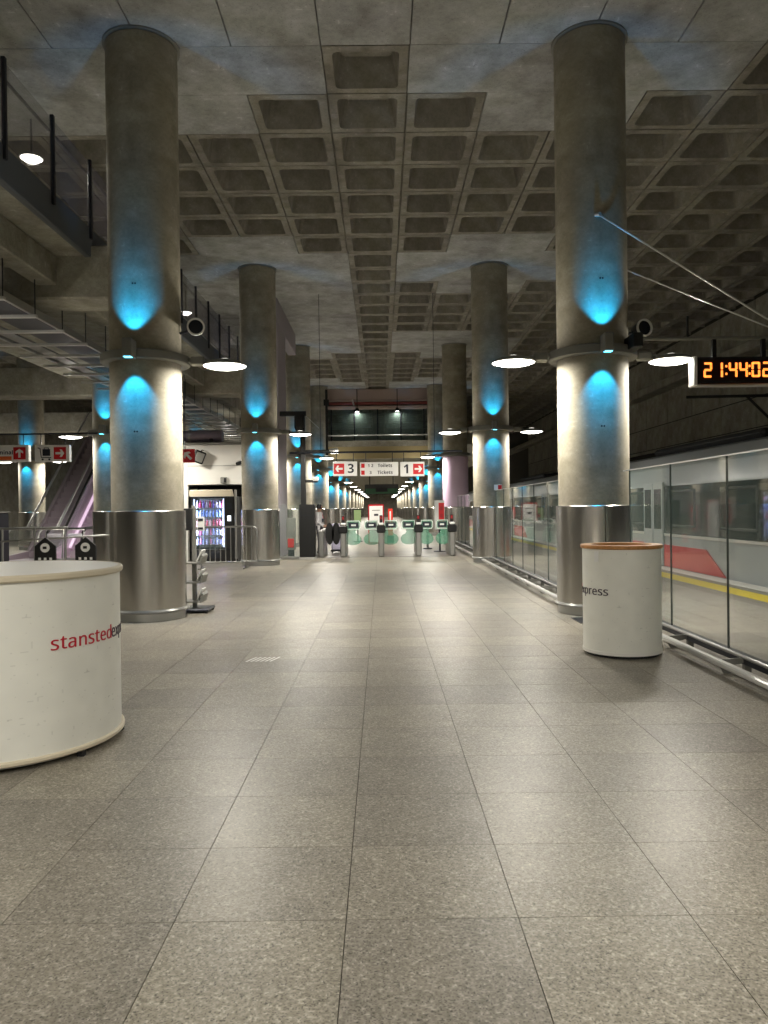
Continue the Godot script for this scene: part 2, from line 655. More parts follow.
func build_far_gallery() -> void:
	var g := thing("upper_gallery", "upper level gallery spanning the hall behind the platform number signs", "gallery")
	part(g, "deck", B(V(-12, 4.05, -130), V(6.0, 4.72, -39.9), 0.03), M.beam)
	part(g, "fascia_panel", B(V(-3.6, 4.0, -39.9), V(3.6, 4.62, -39.78), 0.01), M.fascia)
	part(g, "edge_trim", B(V(-3.6, 4.62, -39.9), V(3.6, 4.92, -39.75), 0.01), M.beam)
	for k in 7:
		var x := -3.6 + 1.2 * k
		part(g, "post", B(V(x - 0.03, 4.9, -39.9), V(x + 0.03, 6.6, -39.84)), M.dark_metal)
		if k < 6:
			part(g, "pane", B(V(x + 0.04, 4.95, -39.88), V(x + 1.16, 6.55, -39.86)), M.glass)
	part(g, "handrail", MB.new().tube([V(-3.6, 5.2, -39.8), V(3.6, 5.2, -39.8)], 0.03), M.alu)
	part(g, "downstand_beam", B(V(-3.6, 7.05, -40.6), V(3.6, CEIL, -40.0), 0.03), M.pipe_beam)
	part(g, "pipe", MB.new().tube([V(-3.6, 6.86, -39.9), V(3.6, 6.86, -39.9)], 0.08, 10), M.pipe_red)
	part(g, "cable_trunking", B(V(-3.6, 6.55, -39.98), V(3.6, 6.72, -39.8), 0.01), M.pipe_beam)
	part(g, "pipe", MB.new().tube([V(-1.3, 7.05, -39.8), V(-1.2, 6.7, -39.8), V(-1.05, 6.5, -39.8)], 0.04, 8), M.alu)
	for x in [-1.05, 1.02]:
		var l := part(g, "downlight", MB.new().lathe([Vector2(0.10, 0), Vector2(0.14, 0.02), Vector2(0.06, 0.18), Vector2(0, 0.18)], 16), M.blackm, V(x, 6.42, -39.7))
		part(l, "lamp_lens", MB.new().lathe([Vector2(0, -0.02), Vector2(0.10, 0.0)], 16), M.lamp_far)
		part(l, "stem", B(V(-0.02, 0.18, -0.02), V(0.02, 1.15, 0.02)), M.blackm)
		lamp(g, V(x, 6.38, -39.7), 0.2, 1.2)
	# low concrete soffit panel joints of the hall beyond
	for s in [-1.0, 1.0]:
		part(g, "side_fascia", B(V(s * 3.6 - 0.1, 4.0, -130), V(s * 3.6 + 0.1, 4.3, -39.9)), M.blackm)

# ---------------------------------------------------------------- columns with lamps
func lamp(parent: Node3D, at: Vector3, size: float, energy: float) -> void:
	var l := AreaLight3D.new()
	l.name = "lamp_light"
	l.area_size = Vector2(size, size)
	l.light_color = Color(1.0, 0.975, 0.925)
	l.light_energy = energy
	l.area_range = 60.0
	l.area_attenuation = 2.0
	l.shadow_enabled = true
	l.position = at
	l.rotation_degrees = V(-90, 0, 0)
	parent.add_child(l, true)

func uplamp(parent: Node3D, at: Vector3, size: float, energy: float) -> void:
	lamp(parent, at, size, energy)
	var l: AreaLight3D = parent.get_child(parent.get_child_count() - 1)
	l.rotation_degrees = V(90, 0, 0)

func blue(parent: Node3D, at: Vector3, up: bool, tilt: Vector3, energy: float) -> void:
	var l := SpotLight3D.new()
	l.name = "accent_light"
	l.light_color = Color(0.14, 0.70, 1.0)
	l.light_energy = energy
	l.spot_angle = 31.0
	l.spot_angle_attenuation = 0.4
	l.spot_range = 30.0
	l.spot_attenuation = 2.0
	l.light_size = 0.03
	l.shadow_enabled = true
	parent.add_child(l, true)
	var dir := (Vector3(0, 1.0 if up else -1.0, 0) + tilt).normalized()
	l.transform = Transform3D(Basis.looking_at(dir, Vector3(0, 0, 1)), at)

var shaft_mesh := {}
var cm_ := {}

func column(at: Vector3, label: String, o := {}) -> Node3D:
	var top: float = o.get("top", CEIL)
	var lamps: Array = o.get("lamps", [-1, 1])
	var ly: float = o.get("ly", 3.44)
	var az: float = o.get("az", 0.0)
	var energy: float = o.get("energy", 7.2)
	var be: float = o.get("blue", 1.15)
	var t := thing("concrete_column", label, "column", at, "round concrete columns with steel bases")
	var key := "shaft%.2f" % top
	if not cm_.has(key):
		cm_[key] = MB.new().lathe([Vector2(0.465, 0.0), Vector2(0.465, top - 0.04), Vector2(0.445, top - 0.04), Vector2(0.445, top)], 48).mesh()
		cm_["clad"] = MB.new().lathe([Vector2(0.47, 0.14), Vector2(0.495, 0.14), Vector2(0.495, 1.425), Vector2(0.487, 1.433), Vector2(0.467, 1.433)], 48, 0.012, TAU - 0.012).mesh()
		cm_["kick"] = MB.new().lathe([Vector2(0.485, 0.0), Vector2(0.485, 0.10), Vector2(0.515, 0.115), Vector2(0.525, 0.13), Vector2(0.515, 0.148), Vector2(0.495, 0.152)], 48).mesh()
		cm_["collar"] = MB.new().lathe([Vector2(0.467, -0.06), Vector2(0.56, -0.06), Vector2(0.58, -0.05), Vector2(0.58, 0.05), Vector2(0.56, 0.06), Vector2(0.467, 0.06)], 48).mesh()
		cm_["arm"] = MB.new().tube([V(0.57, 0.0, 0), V(0.68, 0.0, 0), V(0.86, -0.03, 0)], 0.04, 10).box(V(0.60, -0.07, -0.06), V(0.80, 0.05, 0.06), 0.02).mesh()
		cm_["head"] = MB.new().lathe([Vector2(0.285, -0.10), Vector2(0.29, -0.085), Vector2(0.22, -0.04), Vector2(0.10, -0.01), Vector2(0.0, -0.005)], 28).mesh()
		cm_["lens"] = MB.new().lathe([Vector2(0.0, -0.142), Vector2(0.10, -0.138), Vector2(0.19, -0.125), Vector2(0.25, -0.109), Vector2(0.282, -0.097)], 28).mesh()
		cm_["acc"] = B(V(-0.06, -0.10, -0.16), V(0.06, 0.13, 0.06), 0.012).mesh()
		cm_["acl"] = B(V(-0.045, -0.106, -0.04), V(0.045, -0.1005, 0.045)).mesh()
		cm_["up"] = MB.new().lathe([Vector2(0.07, -0.008), Vector2(0.06, 0.0), Vector2(0, 0.001)], 20).mesh()
		cm_["hole"] = MB.new().tube([V(0, 0, -0.004), V(0, 0, 0.004)], 0.012, 8).mesh()
	part(t, "shaft", cm_[key], M.column)
	if o.get("clad", true):
		part(t, "steel_cladding", cm_["clad"], M.steel).rotation.y = o.get("seam", 0.5)
		part(t, "base_ring", cm_["kick"], M.brushed)
	part(t, "head_ring", MB.new().lathe([Vector2(0.44, top - 0.025), Vector2(0.50, top - 0.025), Vector2(0.50, top)], 48), M.collar)
	part(t, "collar", cm_["collar"], M.collar, V(0, ly, 0))
	for s in lamps:
		var a := part(t, "bracket_arm", cm_["arm"], M.collar, V(0, ly, 0))
		a.rotation.y = 0.0 if s > 0 else PI
		var h := part(t, "lamp_head", cm_["head"], M.collar, V(s * 1.06, ly + 0.02, 0))
		part(h, "lamp_lens", cm_["lens"], M.lamp)
		lamp(t, V(s * 1.06, ly - 0.13, 0), 0.44, energy)
		if at.z > -45.0:
			part(h, "up_lens", cm_["up"], M.lamp_up)
			uplamp(t, V(s * 1.06, ly + 0.05, 0), 0.12, 0.5)
	if be > 0.0:
		var p := V(sin(az) * 0.73, ly, cos(az) * 0.73)
		var ac := part(t, "accent_fitting", cm_["acc"], M.collar, p + V(0, 0.02, 0))
		ac.rotation.y = az
		part(ac, "lamp_lens", cm_["acl"], M.blue_lens)
		
		var tl := V(-sin(az), 0, -cos(az)) * 0.56
		blue(t, p + V(0, 0.165, 0), true, tl, be)
		blue(t, p + V(0, -0.125, 0), false, tl, be)
	if o.get("holes", false):
		for hh in [1.02 + 1.433, 2.92 + 1.433]:
			for da in [-0.03, 0.04]:
				var aa: float = az + da
				var q := part(t, "fixing_hole", cm_["hole"], M.blackm, V(sin(aa) * 0.464, hh, cos(aa) * 0.464))
				q.rotation.y = aa
	return t

func build_columns() -> void:
	column(V(-3, 0, Z0), "round concrete column with steel base beside the wire leaflet rack", {"az": 0.0, "holes": true, "seam": 2.6, "lamps": [1]})
	column(V(3, 0, Z0), "round concrete column with steel base behind the wood-topped counter", {"az": 0.0, "holes": true, "seam": 0.02})
	column(V(-3, 0, Z0 - BAY), "round concrete column with steel base beside the vending machine barrier", {"seam": 2.6, "lamps": [1]})
	column(V(3, 0, Z0 - BAY), "round concrete column with steel base and a small red and white notice", {"seam": 0.0})
	column(V(-3, 0, Z0 - BAY * 2), "round concrete column behind the black cabinet and pole", {})
	var c := column(V(3, 0, Z0 - BAY * 2), "round concrete column with pale wrapped lower shaft beside the gates", {"lamps": [-1], "blue": 0.0})
	part(c, "pale_wrap", MB.new().lathe([Vector2(0.47, 1.45), Vector2(0.49, 1.45), Vector2(0.49, 3.36), Vector2(0.47, 3.36)], 40), M.pink)
	column(V(-3, 0, Z0 - BAY * 3), "round concrete column carrying the gallery edge behind the platform 3 sign", {})
	column(V(3, 0, Z0 - BAY * 3), "round concrete column carrying the gallery edge behind the platform 1 sign", {})
	for k in range(4, 12):
		for s in [-1, 1]:
			column(V(s * 3.0, 0, Z0 - BAY * k), "round concrete column in the long row beyond the gates under the gallery", {"top": 4.05, "ly": 3.15, "energy": 6.0, "blue": 1.6 if k < 7 else 0.0})
	# the row goes on beside and behind the camera
	for k in [1, 2]:
		for s in [-1, 1]:
			column(V(s * 3.0, 0, Z0 + BAY * k), "round concrete column with twin lamps standing before the counters", {"blue": 0.0, "energy": 4.5})
	# columns of the hall on the left
	column(V(-6.8, 0, -19.9), "round concrete column in front of the escalator steps", {"top": 5.10})
	column(V(-6.8, 0, -29.5), "round concrete column between the white room and the escalators", {"top": 5.10})
	column(V(-6.8, 0, -10.35), "round concrete column under the walkway deck beside the cable tray", {"top": 5.10})
	column(V(-13.25, 0, -29.55), "round concrete column behind the hanging trolley sign", {"top": 7.64})

# ---------------------------------------------------------------- glass barriers beside the platform
func barrier(label: String, gx: float, rx: float, za: float, zb: float, step: float, top: float) -> void:
	var t := thing("glass_barrier", label, "glass barrier", V(gx, 0, 0))
	var z := za
	while z - step > zb - 0.3:
		var ze := maxf(z - step, zb)
		part(t, "pane", B(V(-0.006, 0.14, ze + 0.008), V(0.006, top, z - 0.008)), M.glass)
		part(t, "seal", B(V(-0.008, 0.14, ze - 0.006), V(0.008, top, ze + 0.006)), M.seal)
		z = ze
	part(t, "top_edge", B(V(-0.009, top, zb), V(0.009, top + 0.012, za)), M.alu)
	part(t, "shoe", B(V(-0.035, 0.07, zb), V(0.035, 0.15, za), 0.006), M.dark_metal)
	part(t, "guard_rail", B(V(rx - gx - 0.035, 0.075, zb), V(rx - gx + 0.035, 0.125, za), 0.012), M.alu)
	part(t, "guard_rail", MB.new().tube([V((rx - gx) * 0.35, 0.16, zb), V((rx - gx) * 0.35, 0.16, za)], 0.018, 8), M.brushed)
	z = za - 0.5
	var w := rx - gx
	while z > zb:
		part(t, "bracket", MB.new().prism(PackedVector2Array([Vector2(w + 0.02, 0.08), Vector2(w + 0.06, 0.0), Vector2(w + 0.12, 0.0), Vector2(w + 0.12, 0.06), Vector2(0.03, 0.10), Vector2(0.03, 0.13), Vector2(w, 0.115)]), z - 0.012, z + 0.012), M.collar)
		part(t, "foot", B(V(-0.03, 0.0, z - 0.025), V(0.03, 0.08, z + 0.025), 0.005), M.collar)
		z -= 1.2

func build_barriers() -> void:
	barrier("frameless glass barrier with steel foot rail behind the wood-topped counter", 3.22, 2.96, 1.2, -9.75, 1.34, 1.86)
	barrier("frameless glass barrier between the two steel-based columns facing the train", 3.02, 2.68, Z0 - 0.56, Z0 - BAY + 0.56, 1.2, 1.84)
	barrier("frameless glass barrier running on from the second column to the ticket gates", 3.02, 2.68, Z0 - BAY - 0.56, Z0 - BAY * 2 + 0.56, 1.2, 1.84)

# ---------------------------------------------------------------- train
func build_train() -> void:
	var t := thing("train", "grey passenger train with dark window band and red stripe at the platform", "train", V(6.78, 0, 0))
	var prof := PackedVector2Array([Vector2(0.05, -0.95), Vector2(0, -0.75), Vector2(0, 1.0), Vector2(0.05, 1.9), Vector2(0.16, 2.3), Vector2(0.45, 2.62), Vector2(1.0, 2.76), Vector2(1.8, 2.76), Vector2(2.35, 2.62), Vector2(2.64, 2.3), Vector2(2.75, 1.9), Vector2(2.8, 1.0), Vector2(2.8, -0.75), Vector2(2.75, -0.95)])
	for k in 3:
		var za := -4.0 - 20.3 * k
		var zb := za - 20.0
		part(t, "carriage_body", MB.new().prism(prof, zb, za), M.train)
		part(t, "roof_pod", B(V(0.8, 2.74, zb + 3), V(2.0, 2.92, zb + 9), 0.08), M.blackm)
		part(t, "window_band", B(V(-0.02, 0.76, zb + 0.5), V(0.05, 1.86, za - 0.5), 0.01), M.train_glass)
		part(t, "waist_rail", B(V(-0.03, 0.70, zb + 0.3), V(0.02, 0.76, za - 0.3), 0.01), M.alu)
		part(t, "sill", B(V(-0.05, -0.10, zb + 0.2), V(0.03, -0.02, za - 0.2), 0.01), M.alu)
		for j in 7:
			var z := za - 1.4 - 2.7 * j
			var w := part(t, "window_frame", B(V(-0.035, 0.92, z - 1.5), V(-0.01, 1.76, z), 0.012), M.blackm)
			part(w, "pane", B(V(-0.045, 0.97, z - 1.45), V(-0.03, 1.71, z - 0.05), 0.01), M.train_glass)
		for dz in [6.0, 14.0]:
			var z: float = za - dz
			for e in [0.0, 0.66]:
				var d := part(t, "door", B(V(-0.055, 0.0, z - e - 0.64), V(-0.005, 1.96, z - e), 0.015), M.train)
				part(d, "pane", B(V(-0.065, 0.85, z - e - 0.54), V(-0.05, 1.80, z - e - 0.10), 0.01), M.train_glass)
		part(t, "red_stripe", B(V(0, 0, 0), V(0, 0, 0)) if false else stripe(za), M.train_red)
	part(t, "gangway", B(V(0.5, -0.6, -24.4), V(2.3, 2.4, -23.9)), M.blackm)
	part(t, "gangway", B(V(0.5, -0.6, -44.7), V(2.3, 2.4, -44.2)), M.blackm)

func stripe(za: float) -> MB:
	var mb := MB.new()
	mb.xf = Transform3D(Basis(V(0, 0, -1), V(0, 1, 0), V(1, 0, 0)), V(-0.006, 0, za))
	mb.prism(PackedVector2Array([Vector2(10.8, 0.0), Vector2(11.7, 0.50), Vector2(17.0, 0.50), Vector2(17.0, 0.0)]), -0.02, 0.02)
	return mb

func build_track_side() -> void:
	var t := thing("overhead_line_gantry", "dark steel overhead line bracket above the train roof", "gantry")
	part(t, "cross_tube", MB.new().tube([V(6.2, 3.55, -15.2), V(11.5, 3.6, -15.2)], 0.03), M.blackm)
	part(t, "strut", MB.new().tube([V(11.5, 4.3, -15.2), V(7.9, 3.6, -15.2)], 0.025), M.blackm)
	part(t, "strut", MB.new().tube([V(7.4, 3.55, -15.2), V(8.0, 2.95, -15.2), V(8.5, 3.1, -15.2)], 0.03), M.blackm)
	part(t, "insulator", MB.new().tube([V(8.8, 3.58, -15.2), V(9.3, 3.58, -15.2)], 0.07), M.rubber)
	var w := thing("overhead_line", "thin dark contact wires strung along above the train", "wire")
	part(w, "contact_wire", MB.new().tube([V(8.15, 3.05, -70), V(8.15, 3.05, 10)], 0.012, 6), M.blackm)
	part(w, "carrier_wire", MB.new().tube([V(8.15, 3.7, -70), V(8.15, 3.7, 10)], 0.012, 6), M.blackm)
	# white tie rods from the platform-side column
	var s := thing("tie_rod", "upper pale tie rod anchored on the platform-side column face", "rod")
	part(s, "rod", MB.new().tube([V(2.97, 5.16, -9.87), V(5.40, 3.53, -9.70)], 0.012, 6), M.alu)
	part(s, "anchor", MB.new().tube([V(2.94, 5.165, -9.9), V(2.98, 5.155, -9.84)], 0.03, 8), M.alu)
	var s2 := thing("tie_rod", "lower pale tie rod starting behind the platform-side column", "rod", Vector3.ZERO)
	part(s2, "rod", MB.new().tube([V(3.45, 4.58, -10.3), V(5.34, 3.53, -9.68)], 0.010, 6), M.alu)

# ---------------------------------------------------------------- counters
func bent_text(s: String, em: float, r: float) -> Array:    # lettering wrapped round a cylinder; starts at angle 0
	var tm := text_mesh(s, em, 0.003)
	tm.horizontal_alignment = HORIZONTAL_ALIGNMENT_LEFT
	var arr := tm.get_mesh_arrays()
	var vs: PackedVector3Array = arr[Mesh.ARRAY_VERTEX]
	var ns: PackedVector3Array = arr[Mesh.ARRAY_NORMAL]
	var lo := 1e9
	var hi := -1e9
	for p in vs:
		lo = minf(lo, p.x)
		hi = maxf(hi, p.x)
	for i in vs.size():
		var p := vs[i]
		var a := (p.x - lo) * 1.2 / r
		var q := ns[i]
		var rr := r + 0.0005 + (p.z + 0.0015)
		vs[i] = V(sin(a) * rr, p.y, cos(a) * rr)
		ns[i] = V(cos(a) * q.x + sin(a) * q.z, q.y, -sin(a) * q.x + cos(a) * q.z)
	var out := []
	out.resize(Mesh.ARRAY_MAX)
	out[Mesh.ARRAY_VERTEX] = vs
	out[Mesh.ARRAY_NORMAL] = ns
	out[Mesh.ARRAY_INDEX] = arr[Mesh.ARRAY_INDEX]
	var m := ArrayMesh.new()
	m.add_surface_from_arrays(Mesh.PRIMITIVE_TRIANGLES, out)
	return [m, (hi - lo) * 1.2 / r]

func build_counters() -> void:
	var t := thing("promotional_counter", "large round white counter with red lettering beside the steel-based column", "counter", V(-2.25, 0, -4.84))
	var r := 0.70
	part(t, "plinth", MB.new().lathe([Vector2(0, 0.012), Vector2(r - 0.05, 0.012), Vector2(r - 0.05, 0.04), Vector2(0, 0.04)], 64), M.white)
	part(t, "base_rim", MB.new().lathe([Vector2(0, 0.035), Vector2(r + 0.012, 0.035), Vector2(r + 0.02, 0.042), Vector2(r + 0.02, 0.058), Vector2(r + 0.012, 0.065), Vector2(r - 0.02, 0.065)], 72), M.rim)
	part(t, "body", MB.new().lathe([Vector2(r, 0.06), Vector2(r, 1.05)], 72), M.counter)
	part(t, "top_rim", MB.new().lathe([Vector2(r - 0.03, 1.045), Vector2(r + 0.012, 1.045), Vector2(r + 0.02, 1.055), Vector2(r + 0.02, 1.075), Vector2(r + 0.012, 1.085), Vector2(r - 0.01, 1.085)], 72), M.rim)
	part(t, "top", MB.new().lathe([Vector2(r - 0.008, 1.05), Vector2(r - 0.008, 1.084), Vector2(0, 1.084)], 64), M.white)
	for k in 8:
		var a := 0.3 + k * TAU / 8
		part(t, "foot", B(V(-0.02, 0, -0.02), V(0.02, 0.036, 0.02)), M.blackm, V(sin(a) * (r - 0.01), 0, cos(a) * (r - 0.01)))
	var em := 0.108
	var a := bent_text("stansted", em, r)
	var l1 := part(t, "lettering", a[0], M.text_red, V(0, 0.685, 0))
	l1.rotation.y = deg_to_rad(46.5)
	meta(l1, "red lettering")
	var b := bent_text("express", em, r)
	var l2 := part(t, "lettering", b[0], M.text_dark, V(0, 0.685, 0))
	l2.rotation.y = deg_to_rad(46.5) + a[1] + 0.006 / r
	meta(l2, "dark lettering")

	t = thing("promotional_counter", "small round white counter with brown wooden top edge by the glass barrier", "counter", V(2.46, 0, -7.45))
	r = 0.366
	part(t, "plinth", MB.new().lathe([Vector2(0, 0.0), Vector2(r - 0.03, 0.0), Vector2(r - 0.03, 0.05), Vector2(0, 0.05)], 48), M.blackm)
	part(t, "base_rim", MB.new().lathe([Vector2(0, 0.03), Vector2(r + 0.004, 0.03), Vector2(r + 0.004, 0.06), Vector2(r - 0.02, 0.065)], 56), M.white)
	part(t, "body", MB.new().lathe([Vector2(r, 0.055), Vector2(r, 1.025)], 56), M.counter)
	part(t, "top_rim", MB.new().lathe([Vector2(r - 0.06, 1.02), Vector2(r + 0.012, 1.02), Vector2(r + 0.018, 1.027), Vector2(r + 0.018, 1.048), Vector2(r + 0.012, 1.055), Vector2(r - 0.08, 1.055), Vector2(r - 0.085, 1.045), Vector2(r - 0.085, 1.025)], 56), M.wood)
	part(t, "top", MB.new().lathe([Vector2(r - 0.08, 1.0), Vector2(r - 0.08, 1.030), Vector2(0, 1.030)], 48), M.wood_dark)
	part(t, "card_slot", B(V(-0.02, 0.90, 0), V(0.02, 1.0, 0.01)), M.sign, V(sin(-0.95) * r, 0, cos(-0.95) * r)).rotation.y = -0.95
	a = bent_text("stansted", em, r)
	b = bent_text("express", em, r)
	var e0: float = deg_to_rad(-36.4)
	l2 = part(t, "lettering", b[0], M.text_dark, V(0, 0.625, 0))
	l2.rotation.y = e0 - b[1]
	meta(l2, "dark lettering")
	l1 = part(t, "lettering", a[0], M.text_red, V(0, 0.625, 0))
	l1.rotation.y = e0 - b[1] - a[1] - 0.006 / r
	meta(l1, "red lettering")

# ---------------------------------------------------------------- ticket gates
func paddle_shape(s: float, w: float) -> PackedVector2Array:     # glass leaf, fixed at x = 0, reaching s * w
	var p := PackedVector2Array()
	for q in [[0.0, 1.07], [0.80, 1.07], [0.90, 1.05], [0.94, 1.0], [0.94, 0.86], [0.88, 0.80], [0.62, 0.78], [0.58, 0.72], [0.66, 0.66], [0.85, 0.62], [0.97, 0.54], [0.97, 0.46], [0.85, 0.38], [0.60, 0.33], [0.25, 0.33], [0.0, 0.37]]:
		p.append(Vector2(s * w * q[0], q[1]))
	return p

func build_gates() -> void:
	var zc := -23.4
	var xs := [-1.65, -1.0, 0.125, 1.23, 2.22]
	var labs := ["slim steel ticket gate post beside the person in the white shirt", "slim steel ticket gate post between the black-leaved wide gate and the green leaves", "slim steel ticket gate post under the hanging toilets and tickets sign", "slim steel ticket gate post with red reader under the platform 1 sign", "slim steel ticket gate post at the barrier end before the pale wrapped column"]
	for i in 5:
		var t := thing("ticket_gate", labs[i], "ticket gate", V(xs[i], 0, zc), "ticket gates")
		part(t, "pedestal", B(V(-0.085, 0, -0.75), V(0.085, 0.80, 0.75), 0.03), M.brushed)
		if i == 0:
			leaf(t, 1.0, 0.20, true)
			continue
		part(t, "head_unit", B(V(-0.13, 0.70, 0.45), V(0.13, 0.92, 0.80), 0.03), M.black)
		part(t, "top_casing", B(V(-0.09, 0.80, -0.75), V(0.09, 0.98, 0.72), 0.03), M.blackm)
		part(t, "card_reader", B(V(-0.07, 0.93, 0.50), V(0.07, 1.0, 0.78), 0.015), M.sign)
		part(t, "status_panel", B(V(-0.045, 1.0, 0.55), V(0.045, 1.22, 0.60), 0.012), M.black)
		part(t, "status_light", B(V(-0.03, 1.10, 0.60), V(0.03, 1.19, 0.605)), pal(Color(0.55, 0.08, 0.10)))
		var w := 0.50
		if i > 0 and i < 4:
			w = (xs[i + 1] - xs[i]) * 0.5 - 0.11
			leaf(t, 1.0, w, false)
		if i > 1:
			leaf(t, -1.0, (xs[i] - xs[i - 1]) * 0.5 - 0.11, false)
		if i == 1:
			leaf(t, -1.0, 0.20, true)

func leaf(t: Node3D, s: float, w: float, dark: bool) -> void:
	var pts := paddle_shape(1.0, w)
	var mb := MB.new()
	if dark:
		var q := PackedVector2Array()
		for k in 20:
			var a := TAU * k / 20
			q.append(Vector2(0.14 + cos(a) * 0.13, 0.68 + sin(a) * (0.33 if absf(sin(a)) > 0.3 else 0.33)))
		for k in q.size():
			q[k].x *= s
		mb.prism(q, 0.28, 0.34)
		part(t, "gate_leaf", mb, M.rubber, V(s * 0.085, 0, 0))
		return
	for k in pts.size():
		pts[k].x *= s
	mb.prism(pts, 0.30, 0.315)
	var l := part(t, "gate_leaf", mb, M.paddle, V(s * 0.09, 0, 0))
	# pale frame round the head of the leaf and a dark notice in it
	var path := []
	for q in [[0.02, 0.80], [0.02, 1.05], [0.82, 1.05], [0.90, 1.0], [0.90, 0.86], [0.82, 0.80], [0.02, 0.80]]:
		path.append(V(s * w * q[0], q[1], 0.325))
	part(l, "frame", MB.new().tube(path, 0.014, 6), M.sign)
	var c := s * w * 0.46
	part(l, "notice", B(V(c - w * 0.33, 0.85, 0.316), V(c + w * 0.33, 1.0, 0.322)), M.navy)
	part(l, "notice_mark", B(V(c - w * 0.16, 0.90, 0.322), V(c + w * 0.16, 0.95, 0.325)), M.sign)

# ---------------------------------------------------------------- signs
func arrow_shape(size: float) -> PackedVector2Array:      # points to +x
	var h := size * 0.5
	return PackedVector2Array([Vector2(-h, -0.13 * size), Vector2(h * 0.25, -0.13 * size), Vector2(-0.02 * size, -h * 0.85), Vector2(0.22 * size, -h * 0.85), Vector2(h, 0), Vector2(0.22 * size, h * 0.85), Vector2(-0.02 * size, h * 0.85), Vector2(h * 0.25, 0.13 * size), Vector2(-h, 0.13 * size)])

func arrow_tile(parent: Node3D, at: Vector3, size: float, ang: float) -> void:
	var tile := part(parent, "arrow_tile", B(V(-size / 2, -size / 2, 0), V(size / 2, size / 2, 0.006)), M.red, at)
	var mb := MB.new()
	mb.xf = Transform3D(Basis(Vector3(0, 0, 1), ang), V(0, 0, 0.006))
	mb.prism(arrow_shape(size * 0.72), 0.0, 0.004)
	part(tile, "arrow", mb, M.sign)

func txt(parent: Node3D, s: String, em: float, at: Vector3, m: Material, left := false) -> void:
	var tm := text_mesh(s, em, 0.004, true)
	tm.horizontal_alignment = HORIZONTAL_ALIGNMENT_LEFT if left else HORIZONTAL_ALIGNMENT_CENTER
	part(parent, "lettering", tm, m, at)

func hung_sign(label: String, c: Vector3, w: float, h: float, rod_to: float) -> Node3D:
	var t := thing("hanging_sign", label, "sign", c)
	part(t, "panel", B(V(-w / 2, -h / 2, -0.07), V(w / 2, h / 2, 0.07), 0.008), M.sign)
	for s in [-0.35, 0.35]:
		part(t, "hanger", MB.new().tube([V(s * w, h / 2, 0), V(s * w, rod_to - c.y, 0)], 0.012, 6), M.dark_metal)
	return t

